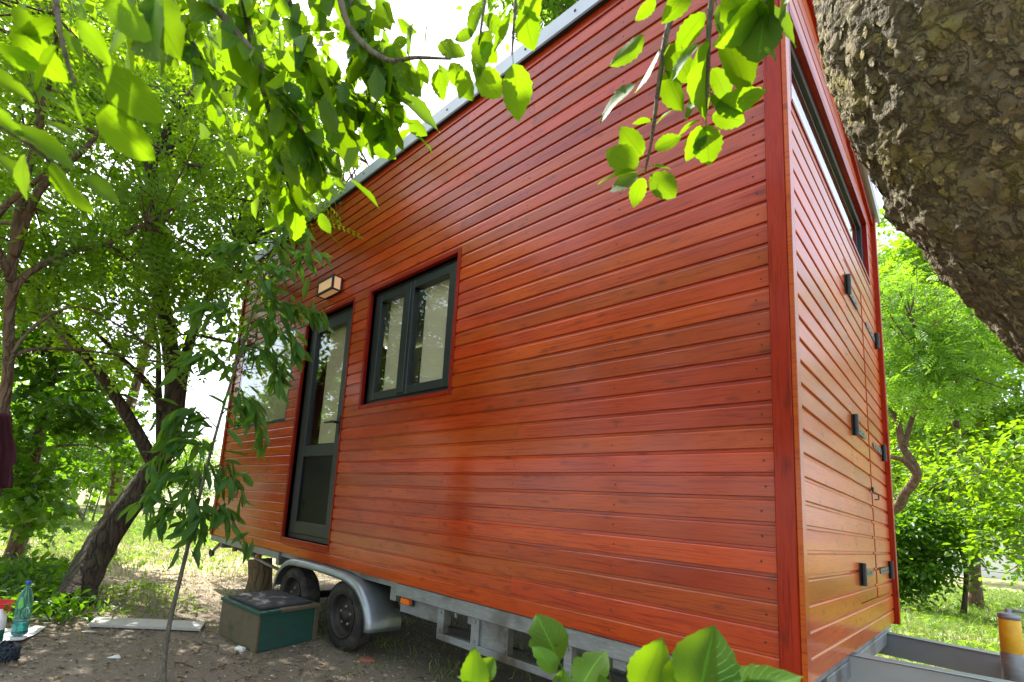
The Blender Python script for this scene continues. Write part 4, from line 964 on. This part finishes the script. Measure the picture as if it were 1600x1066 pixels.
# behind the house, over the roof
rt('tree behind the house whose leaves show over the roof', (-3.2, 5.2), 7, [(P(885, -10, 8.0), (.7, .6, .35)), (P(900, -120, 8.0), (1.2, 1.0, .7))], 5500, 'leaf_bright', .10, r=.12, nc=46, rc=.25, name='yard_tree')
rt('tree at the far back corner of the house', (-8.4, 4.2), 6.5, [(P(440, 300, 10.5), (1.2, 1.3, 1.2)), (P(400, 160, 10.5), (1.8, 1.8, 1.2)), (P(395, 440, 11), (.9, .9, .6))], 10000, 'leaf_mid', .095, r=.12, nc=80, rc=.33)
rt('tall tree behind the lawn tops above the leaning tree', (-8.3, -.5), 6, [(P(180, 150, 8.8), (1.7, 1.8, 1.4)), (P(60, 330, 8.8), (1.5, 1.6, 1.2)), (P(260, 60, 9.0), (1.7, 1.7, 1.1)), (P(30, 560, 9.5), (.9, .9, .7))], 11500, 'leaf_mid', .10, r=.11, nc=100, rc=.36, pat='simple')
# ---------- yard trees behind the photographer, mirrored in the glass and the varnish
def kt(lab, x, y, h, r, n, mat):
    tree('orchard_tree', lab, 'tree', 'trees mirrored in the windows', [(x, y, GZ - .05), (x + .1, y, h * .3), (x - .1, y + .1, h * .6), (x, y, h * .85)], .14,
         [((x, y, h * .72), (r, r, h * .28)), ((x + r * .5, y - r * .4, h * .5), (r * .7, r * .7, h * .2))], 60, n // 2, 'rhomb', .12, mat, 'bark_dark', .36, links=24)
kt('orchard tree mirrored in the two sash window', -7.2, -5.6, 5.6, 2.0, 9000, 'leaf_mid')
kt('orchard tree mirrored in the glazed door', -12.0, -9.2, 6.6, 1.9, 9000, 'leaf_mid')
kt('garden tree mirrored in the end wall boards', 3.4, 9.5, 5.6, 1.8, 9000, 'leaf_bright')
kt('garden tree mirrored in the end wall near the strip window', 5.0, 15, 8.0, 2.4, 9000, 'leaf_bright')
kt('orchard tree mirrored low in the red boards', -2.8, -7.4, 7.0, 2.4, 15000, 'leaf_dark')
kt('orchard tree mirrored in the boards beside the sash window', -5.2, -8.6, 7.4, 2.4, 14000, 'leaf_dark')
kt('orchard tree mirrored in the boards by the corner post', .6, -8.0, 6.4, 2.4, 14000, 'leaf_dark')
kt('orchard tree mirrored at the far end of the boards', -9.3, -9.4, 6.2, 2.0, 9000, 'leaf_dark')

# ------------------------------------------------------------------ single leaves
def leaf_mesh(name, mat, wd=.56, nx=9, curl=.25, fold=.22, ser=.035, seed=0, peak=.42, tip=1.0, notch=None):
    rg = random.Random(seed); V = []; UV = []; Fc = []
    cols = [-1, -.5, 0, .5, 1]
    for i in range(nx + 1):
        t = i / nx; s_ = max(0.0, math.sin(math.pi * t ** (math.log(.5) / math.log(peak)))) ** (.72 if t < peak else .85 * tip)
        hw = wd / 2 * s_
        for c in cols:
            e = 1 + (ser * (1 if i % 2 else -1) + rg.uniform(-.02, .02)) * (abs(c) == 1) / max(s_, .7)
            if notch and abs(c) == 1 and abs(t - notch) < .06 and c > 0: e *= .75
            y = c * hw * e; x = t - curl * .18 * t * t
            z = fold * abs(y) - curl * t * t * .55 + .018 * math.sin(t * 9 + c * 2 + seed) * abs(c)
            V.append((x, y, z)); UV.append((t, .5 + c * .5))
    k = len(cols)
    for i in range(nx):
        for j in range(k - 1):
            q = i * k + j
            a = (q, q + k, q + k + 1, q + 1)
            Fc.append(a)
    o = len(V)
    for x, z in ((-.16, .03), (0.01, 0)):
        V += [(x, .008, z), (x, -.008, z), (x, 0, z + .012)]; UV += [(0, .5)] * 3
    for a in range(3): Fc.append((o + a, o + (a + 1) % 3, o + 3 + (a + 1) % 3, o + 3 + a))
    me = bpy.data.meshes.new(name); me.from_pydata(V, [], Fc); uvl = me.uv_layers.new(name='UVMap')
    for p in me.polygons:
        p.use_smooth = True
        for li in p.loop_indices: uvl.data[li].uv = UV[me.loops[li].vertex_index]
    me.materials.append(MATS[mat]); me.update(); return me
NEAR = [leaf_mesh('leaf', 'leaf_near', .58, 13, .28, .25, .05, 1), leaf_mesh('leaf', 'leaf_near', .62, 13, .15, .35, .05, 2, .45), leaf_mesh('leaf', 'leaf_near', .54, 13, .42, .18, .045, 3, .40),
        leaf_mesh('leaf', 'leaf_near', .60, 13, .05, .28, .05, 4, .44, 1.0, .55), leaf_mesh('leaf', 'leaf_near', .66, 13, .3, .12, .06, 5, .47, .9)]
PEACH = [leaf_mesh('leaf', 'leaf_peach', .29, 6, .5, .3, .02, 6, .40, 1.25), leaf_mesh('leaf', 'leaf_peach', .32, 6, .8, .25, .02, 7, .38, 1.25), leaf_mesh('leaf', 'leaf_peach', .27, 6, .3, .4, .02, 8, .42, 1.3)]
def put_leaf(parent, meshes, base, d, n, L, pl0):
    X = nrm(d); Z = n - X * (n @ X); Z = nrm(Z); Y = np.cross(Z, X)
    o = bpy.data.objects.new('leaf', random.choice(meshes)); link(o, parent); p = base - pl0 + X * L * .15
    o.matrix_local = Matrix(((X[0] * L, Y[0] * L, Z[0] * L, p[0]), (X[1] * L, Y[1] * L, Z[1] * L, p[1]), (X[2] * L, Y[2] * L, Z[2] * L, p[2]), (0, 0, 0, 1)))
    return o
def rv(s=1.0): return RNG.standard_normal(3) * s
UP = np.array([0, 0, 1.0])
# ---------- old fruit tree: thick leaning trunk at the right, boughs over the camera
tb = np.array([1.34, -.38, GZ - .1])
TRK = [tb, np.array([1.06, -.46, .78])] + L5((2120, 640, 1.6), (1885, 402, 1.40), (1682, 205, 1.34), (1570, 20, 1.36), (1510, -140, 1.5), (1490, -330, 1.75))
fruit = thing('fruit_tree', 'old fruit tree with thick mossy bark leaning across the right corner', 'tree', tuple(tb))
tp = smooth_path(TRK, 16) - tb; nn_ = 240; K = len(tp); rr = np.interp(np.linspace(0, 1, K), [0, .25, .5, .75, 1], [.29, .225, .215, .21, .20])
t_ = nrm(np.gradient(tp, axis=0)); u_ = nrm(np.cross(t_[0], UP)); V = []
# fine bark relief as real geometry
rgb = np.random.default_rng(5); relief = np.zeros((K * 5, nn_))
KK = K * 5; tpf = np.stack([np.interp(np.linspace(0, K - 1, KK), np.arange(K), tp[:, a]) for a in range(3)], 1); rrf = np.interp(np.linspace(0, K - 1, KK), np.arange(K), rr); tf = nrm(np.gradient(tpf, axis=0))
def vnoise(h, w_, fy, fx, sd):
    g_ = np.random.default_rng(sd).standard_normal((fy + 2, fx)); yy = np.linspace(0, fy, h); xx = np.linspace(0, fx, w_, endpoint=False)
    yi = yy.astype(int); yf = (yy - yi)[:, None]; xi = xx.astype(int); xf = (xx - xi)[None]; yf = yf * yf * (3 - 2 * yf); xf = xf * xf * (3 - 2 * xf)
    a = g_[yi][:, xi]; b_ = g_[yi][:, (xi + 1) % fx]; c = g_[yi + 1][:, xi]; d = g_[yi + 1][:, (xi + 1) % fx]
    return (a * (1 - xf) + b_ * xf) * (1 - yf) + (c * (1 - xf) + d * xf) * yf
rel = .004 * vnoise(KK, nn_, 7, 5, 1) + .0030 * vnoise(KK, nn_, 36, 46, 2) - .0055 * np.abs(vnoise(KK, nn_, 44, 60, 3)) + .0018 * vnoise(KK, nn_, 240, 150, 4)
an = np.arange(nn_) / nn_ * 2 * np.pi
for i in range(KK):
    u_ = nrm(u_ - tf[i] * (u_ @ tf[i])); w_ = np.cross(tf[i], u_)
    V.append(tpf[i] + (rrf[i] + rel[i])[:, None] * (np.cos(an)[:, None] * u_ + np.sin(an)[:, None] * w_))
V = np.concatenate(V); ii, jj = np.meshgrid(np.arange(KK - 1), np.arange(nn_), indexing='ij'); q = ii * nn_ + jj; q2 = ii * nn_ + (jj + 1) % nn_
me = fast_mesh('trunk', V, np.stack([q, q2, q2 + nn_, q + nn_], -1).reshape(-1, 4), 'bark_old', smooth=True); link(bpy.data.objects.new('trunk', me), fruit)
nf = 16000; ki = RNG.integers(2, KK - 2, nf); kj = RNG.integers(0, nn_, nf); ctr = tpf[ki]; sp0 = V[ki * nn_ + kj]; on = nrm(sp0 - ctr)
fd_ = nrm(tf[ki] * RNG.choice([-1, -1, 1], nf)[:, None] + RNG.standard_normal((nf, 3)) * .35); fd_ = nrm(fd_ - on * (fd_ * on).sum(1, keepdims=True))
leaf_cloud('bark_flakes', 'flake', sp0 - on * .002, fd_, on + RNG.standard_normal((nf, 3)) * .16, .006 + .017 * RNG.random(nf) ** 1.6, 'bark_flake', fruit, 'stuff')
def bough(pts, r0, r1, hang=True, name='bough'):
    lp = smooth_path(np.array(pts), 6); o = MB().tube(lp - tb, taper(len(lp), r0, r1), 7, True).build(name, 'bark_grey', fruit, True); return o, lp
TOP = tp[-1] + tb
# boughs: pixel, pixel, distance of points on them; each carries single leaves
def leaf_px(o, u0, v0, u1, v1, d, nbias=None, dd=.0, tl=.6):
    a = P(u0, v0, d); b_ = P(u1, v1, d + dd); L = np.linalg.norm(b_ - a)
    n = nrm(-(ray((u0 + u1) / 2, (v0 + v1) / 2))) * tl + rv(.28) + np.array([-.15, 0, .35])
    put_leaf(o, NEAR, a, b_ - a, n, L * 1.04, tb)
def along(o, lp, n, L, s0=.15, s1=1.0, droop=.7):
    for i in range(n):
        s = s0 + (s1 - s0) * (i + RNG.random()) / n; f = s * (len(lp) - 1); k_ = min(int(f), len(lp) - 2); p = lp[k_] + (lp[k_ + 1] - lp[k_]) * (f - k_); t = nrm(lp[k_ + 1] - lp[k_])
        side = nrm(np.cross(t, UP) + rv(.3)) * (1 if i % 2 else -1)
        d = t * .35 + side * .7 + rv(.25) + np.array([0, 0, -droop]); put_leaf(o, NEAR, p, d, UP * .8 + rv(.5), L * RNG.uniform(.75, 1.25), tb)
# hanging spray in front of the corner post
o, lp = bough([P(1130, -160, 1.15), P(1085, -60, 1.05), P(1045, 40, .98), P(1030, 130, .95), P(1018, 220, .94), P(1008, 268, .94)], .006, .0015)
for q in ((1030, -6, 996, 30), (1014, 46, 962, 98), (1036, 66, 1000, 134), (1004, 122, 940, 177), (1016, 236, 1060, 214), (1006, 262, 953, 240), (1010, 250, 972, 206), (1008, 268, 943, 272), (1006, 270, 958, 292), (1008, 270, 990, 318), (1010, 268, 1052, 302), (1010, 260, 1044, 262), (1020, 200, 1050, 168), (1022, 190, 992, 190), (1040, 60, 1075, 120), (1035, 100, 1062, 165)):
    leaf_px(o, *q, .95 + RNG.uniform(-.03, .03))
o, lp = bough([P(1150, -150, 1.0), P(1120, -50, .95), P(1108, 40, .92), P(1106, 120, .9), P(1102, 185, .9)], .005, .0015)
for q in ((1108, 40, 1090, 176), (1120, 40, 1166, 128), (1170, 0, 1246, 52), (1102, 185, 1108, 250), (1100, 186, 1077, 243), (1100, 184, 1060, 208), (1104, 180, 1158, 186), (1104, 172, 1186, 150), (1104, 140, 1150, 176), (1106, 100, 1140, 150), (1106, 130, 1070, 180), (1115, 0, 1150, 60), (1110, 10, 1060, 70), (1120, -20, 1190, 40), (1130, -20, 1200, 20), (1100, 60, 1052, 118), (1090, -30, 1040, 30)):
    leaf_px(o, *q, .90 + RNG.uniform(-.04, .04))
o, lp = bough([P(1240, -120, .95), P(1215, -40, .9), P(1195, 10, .88)], .004, .0015); along(o, lp, 6, .07)
# leaves against the sky above the roof line
o, lp = bough([P(830, -170, .95), P(812, -60, .82), P(804, 30, .76), P(800, 85, .74)], .004, .0012)
for q in ((800, 84, 812, 178), (816, -4, 828, 72), (802, 20, 770, 70), (806, -30, 840, 20)): leaf_px(o, *q, .74)
o, lp = bough([P(780, -150, .9), P(765, -50, .84), P(755, 20, .80), P(748, 70, .78)], .004, .0012)
for q in ((757, -6, 735, 50), (770, 34, 742, 112), (738, 100, 778, 146), (748, 60, 772, 96), (745, 50, 715, 60), (730, 100, 720, 150), (750, 20, 785, 50)): leaf_px(o, *q, .78)
o, lp = bough([P(520, -60, 1.05), P(545, 40, .98), P(600, 92, .92), P(650, 90, .88), P(705, 92, .86)], .006, .0015)
for q in ((674, 12, 660, 72), (606, 94, 656, 142), (655, 86, 664, 128), (682, 100, 690, 152), (700, 92, 722, 132), (640, 60, 616, 70), (676, 70, 720, 84), (640, 92, 640, 130), (712, 105, 735, 150)): leaf_px(o, *q, .88)
NPP, NPD = [], []
# dark dense boughs at the upper middle left
for pts, n, L in (
   ([(285, -90, 1.25), (330, 0, 1.1), (405, 95, 1.02), (450, 160, .98), (480, 222, .96), (508, 268, .95)], 44, .054),
   ([(420, -110, 1.3), (450, 0, 1.15), (480, 90, 1.08), (520, 130, 1.04), (570, 155, 1.02), (612, 172, 1.0)], 44, .054),
   ([(350, -110, 1.3), (380, 0, 1.2), (400, 100, 1.15), (425, 190, 1.12), (440, 260, 1.1), (462, 320, 1.1)], 42, .054),
   ([(520, -110, 1.2), (540, -20, 1.12), (562, 30, 1.06), (588, 80, 1.02), (604, 125, 1.0)], 32, .053),
   ([(230, -90, 1.4), (260, 10, 1.3), (310, 80, 1.25), (350, 160, 1.25)], 22, .053)):
    o, lp = bough([P(*q) for q in pts], .008, .002); along(o, lp, n, L)
    for _ in range(70):
        f = RNG.random() * (len(lp) - 1.01); k_ = int(f); NPP.append(lp[k_] + (lp[k_ + 1] - lp[k_]) * (f - k_) + rv(.036)); NPD.append(nrm(lp[k_ + 1] - lp[k_]) * .4 + rv(.6) + np.array([0, 0, -.6]))
for q in ((540, 275, 586, 318), (645, 210, 677, 231), (498, 328, 513, 362), (600, 140, 682, 188), (500, 180, 560, 250), (560, 190, 610, 240)): leaf_px(o, *q, 1.0)
pp_, dd_ = np.array(NPP), np.array(NPD)
leaf_cloud('twig_leaves', 'simple', pp_ - tb, dd_, RNG.standard_normal(dd_.shape) * .5 + [0, 0, .8], .034 + .022 * RNG.random(len(pp_)), 'leaf_mid', fruit, 'stuff')
# big out of focus leaves close to the lens, upper left
o, lp = bough([P(70, -160, .66), P(86, -20, .58), P(96, 60, .55), P(116, 132, .54)], .003, .0012)
for q in ((140, 92, 247, 186), (138, 150, 228, 240), (146, -6, 230, 50), (108, 22, 174, 92), (96, 60, 60, 130), (90, 20, 40, 60), (116, 130, 120, 190), (92, 40, 130, 90)): leaf_px(o, *q, .54 + RNG.uniform(-.02, .04), tl=.5)
o, lp = bough([P(-150, 120, .62), P(-40, 170, .56), P(30, 215, .54), P(75, 250, .54), P(110, 290, .55)], .003, .0012)
for q in ((70, 238, 134, 324), (0, 188, 112, 250), (118, 268, 180, 312), (30, 128, 106, 172), (5, 20, 92, 118), (10, 0, 62, 62), (-30, 228, 44, 292), (-40, 100, 40, 150), (40, 230, 30, 300), (-20, 60, 60, 110), (60, 190, 120, 210), (-30, 160, 30, 210)): leaf_px(o, *q, .54 + RNG.uniform(-.03, .05), tl=.5)
o, lp = bough([P(190, -140, .75), P(215, -40, .66), P(240, 20, .64)], .003, .0012); along(o, lp, 6, .075)
# the rest of the crown, above and behind the camera
cen = in_ellipsoids([((1.6, -2.9, 3.7), (1.4, 1.2, .7)), ((2.6, -1.2, 3.7), (1.2, 1.0, .6))], 90) - tb
pos, d, nn2 = crown_leaves(cen, .28, 4500); leaf_cloud('crown', 'simple', pos, d, nn2, .07 * (.7 + .6 * RNG.random(len(pos))), 'leaf_mid', fruit, 'stuff')
cen = in_ellipsoids([((-1.15, -1.9, 3.0), (.85, .7, .25))], 30) - tb  # unseen extra leaf cloud, added to throw dappled shade on the near leaves
pos, d, nn2 = crown_leaves(cen, .2, 650); leaf_cloud('crown', 'simple', pos, d, nn2, .065 * (.7 + .6 * RNG.random(len(pos))), 'leaf_mid', fruit, 'stuff')
br = MB()
for a, b_, r0 in ((TOP, np.array([.9, -2.4, 3.3]), .09), (TOP, np.array([-.6, -1.6, 3.4]), .08), (np.array([.9, -2.4, 3.3]), np.array([2.2, -3.0, 3.6]), .05), (TOP, P(1130, -160, 1.15), .02), (TOP, P(830, -170, .95), .015), (TOP, P(520, -60, 1.05), .02)):
    br.tube(bez(a, (a + b_) / 2 + np.array([0, 0, .12]), b_, 9) - tb, taper(9, r0, r0 * .35), 8, False)
br.build('boughs_overhead', 'bark_grey', fruit, True, 'stuff')
# ---------- slender peach sapling in front of the house
sb0 = np.array([-2.50, -1.20, GZ - .03])
sap = thing('peach_sapling', 'slender sapling with long drooping leaves in front of the house end', 'sapling', tuple(sb0))
d0 = np.linalg.norm(sb0 - CAM)
STM = [sb0] + L5((262, 990, 3.3), (292, 860, 3.25), (318, 750, 3.24), (345, 650, 3.25), (372, 560, 3.3), (400, 470, 3.36), (425, 400, 3.42))
sp2 = smooth_path(STM, 6); MB().tube(sp2 - sb0, taper(len(sp2), .0145, .004), 8, True, .03).build('stem', 'bark_grey', sap, True)
SPP, SPD = [], []
def twig(pts, n, L, droop=.75, r=.004):
    lp = smooth_path([P(*q) for q in pts], 5)
    for _ in range(22):
        f = RNG.random() * (len(lp) - 1.01); k_ = int(f); SPP.append(lp[k_] + (lp[k_ + 1] - lp[k_]) * (f - k_) + rv(.035)); SPD.append(nrm(lp[k_ + 1] - lp[k_]) * .5 + rv(.5) + np.array([0, 0, -.7]))
    o = MB().tube(lp - sb0, taper(len(lp), r, .0012), 5, False).build('twig', 'bark_grey', sap, True)
    n = int(n * 1.33); L *= 1.12
    for i in range(n):
        s = .12 + .88 * (i + RNG.random()) / n; f = s * (len(lp) - 1); k_ = min(int(f), len(lp) - 2); p = lp[k_] + (lp[k_ + 1] - lp[k_]) * (f - k_); t = nrm(lp[k_ + 1] - lp[k_])
        side = nrm(np.cross(t, UP) + rv(.4)) * (1 if i % 2 else -1)
        put_leaf(o, PEACH, p, t * .55 + side * .55 + rv(.25) + np.array([0, 0, -droop]), UP * .7 + rv(.5), L * RNG.uniform(.75, 1.25), sb0)
for a in (
 ([(400, 470, 3.36), (430, 430, 3.3), (465, 400, 3.28), (492, 385, 3.26)], 14, .13),
 ([(395, 480, 3.36), (430, 470, 3.3), (470, 478, 3.25), (500, 490, 3.24)], 16, .13),
 ([(390, 500, 3.34), (420, 500, 3.3), (455, 520, 3.28), (470, 545, 3.28)], 14, .13),
 ([(372, 560, 3.3), (400, 540, 3.25), (430, 560, 3.22), (440, 600, 3.2)], 14, .13),
 ([(345, 650, 3.25), (375, 620, 3.2), (400, 640, 3.18), (412, 690, 3.16)], 15, .125),
 ([(360, 600, 3.27), (340, 560, 3.3), (310, 550, 3.33), (280, 570, 3.35)], 15, .125),
 ([(380, 540, 3.3), (355, 490, 3.35), (330, 470, 3.4), (300, 480, 3.42)], 15, .125),
 ([(410, 440, 3.4), (395, 400, 3.42), (370, 380, 3.45), (350, 385, 3.46)], 13, .125),
 ([(330, 710, 3.24), (300, 680, 3.28), (270, 690, 3.3), (240, 720, 3.32)], 15, .12),
 ([(318, 750, 3.24), (290, 730, 3.3), (255, 745, 3.35), (225, 785, 3.38)], 16, .12),
 ([(340, 670, 3.25), (310, 640, 3.3), (285, 640, 3.34), (262, 660, 3.36)], 14, .12),
 ([(322, 735, 3.24), (345, 730, 3.2), (365, 745, 3.16), (380, 775, 3.14)], 10, .11),
 ([(300, 820, 3.25), (325, 795, 3.2), (350, 800, 3.16), (385, 845, 3.13)], 11, .11),
 ([(296, 840, 3.25), (275, 800, 3.28), (262, 790, 3.3), (245, 815, 3.3)], 11, .11),
 ([(310, 780, 3.25), (300, 760, 3.22), (310, 800, 3.2), (305, 850, 3.18)], 10, .11),
 ([(425, 400, 3.42), (440, 370, 3.42), (455, 350, 3.42), (470, 340, 3.42)], 10, .12)): twig(*a)
pp_, dd_ = np.array(SPP), np.array(SPD)
leaf_cloud('fine_foliage', 'narrow', pp_ - sb0, dd_, RNG.standard_normal(dd_.shape) * .5 + [0, 0, .7], .11 + .06 * RNG.random(len(pp_)), 'leaf_peach_small', sap, 'stuff')
# small shoots at the sapling's foot
for i, (u, v, lab) in enumerate(((262, 1050, 'small green shoot at the foot of the thin sapling'), (372, 1046, 'leafy shoot on the soil in front of the step box'))):
    p0 = P(u, v + 26, 2.75 - .1 * i); p0[2] = GZ
    sh_ = thing('ground_shoot', lab, 'plant', tuple(p0), 'small shoots on the soil')
    MB().tube([np.zeros(3), np.array([.01, .02, .06]), np.array([.03, .05, .11])], [.003, .0025, .0015], 5, False).build('stem', 'bark_grey', sh_, True)
    for k_ in range(8):
        s = .2 + .8 * k_ / 8; put_leaf(sh_, NEAR, np.array([.03, .05, .11]) * s, rv(.7) + [0, 0, .3], UP + rv(.4), RNG.uniform(.045, .07), np.zeros(3))
# ---------- low plant in the foreground, close to the lens
fb = P(1010, 1330, .75)
fp_ = thing('foreground_plant', 'broad leaved plant close to the lens along the bottom edge', 'plant', (float(fb[0]), float(fb[1]), GZ))
fb0 = np.array([fb[0], fb[1], GZ]); BIGL = [leaf_mesh('leaf', 'leaf_near', .72, 15, .2, .25, .03, 11, .45, 1.1), leaf_mesh('leaf', 'leaf_near', .66, 15, .1, .3, .03, 12, .43, 1.1), leaf_mesh('leaf', 'leaf_near', .76, 15, .4, .2, .03, 13, .46, 1.05, .6)]
for (u0, v0, u1, v1, d) in ((880, 1035, 842, 956, .62), (872, 1050, 842, 1000, .60), (735, 1090, 742, 1012, .6), (770, 1075, 726, 1040, .6), (745, 1060, 768, 1020, .62), (900, 1080, 935, 1008, .6), (990, 1095, 1030, 1002, .55), (1085, 1110, 1112, 984, .5), (1110, 1100, 1228, 1050, .5), (1060, 1090, 1062, 1020, .52), (880, 1090, 880, 1040, .6), (1150, 1120, 1200, 1060, .5), (960, 1100, 940, 1050, .58), (700, 1110, 715, 1060, .62)):
    a, b_ = P(u0, v0 + 12, d), P(u1, v1 + 12, d); L = np.linalg.norm(b_ - a)
    mid = (fb0 + a) / 2 + rv(.02); MB().tube(bez(fb0, mid + np.array([0, 0, .1]), a, 7) - fb0, taper(7, .004, .0018), 5, False).build('stem', 'bark_grey', fp_, True)
    put_leaf(fp_, BIGL, a, b_ - a, -ray(u0, v0) * .7 + UP * .5 + rv(.3), L * 1.05, fb0)
# ---------- cloth hung on the locust
cl = MB(); nxc, nyc = 12, 16
for i in range(nxc + 1):
    for j in range(nyc + 1):
        a, b_ = i / nxc, j / nyc; wd_ = 22 + 16 * min(1, b_ * 2.2) - (8 if b_ > .65 and a > .7 else 0)
        q = P(-10 + wd_ * a + 3 * math.sin(a * 9 + b_ * 2), 655 + 108 * b_ - 14 * a * (b_ < .15), 3.88 + .03 * math.sin(a * 11 + b_ * 3))
        cl.v.append(tuple(q))
for i in range(nxc):
    for j in range(nyc): q = i * (nyc + 1) + j; cl.f.append((q, q + 1, q + nyc + 2, q + nyc + 1))
co = cl.build('hanging_cloth', 'maroon_cloth', smooth=True); co.modifiers.new('s', 'SOLIDIFY').thickness = .006; tag(co, 'dark maroon cloth hung on the trunk at the left edge', 'cloth')
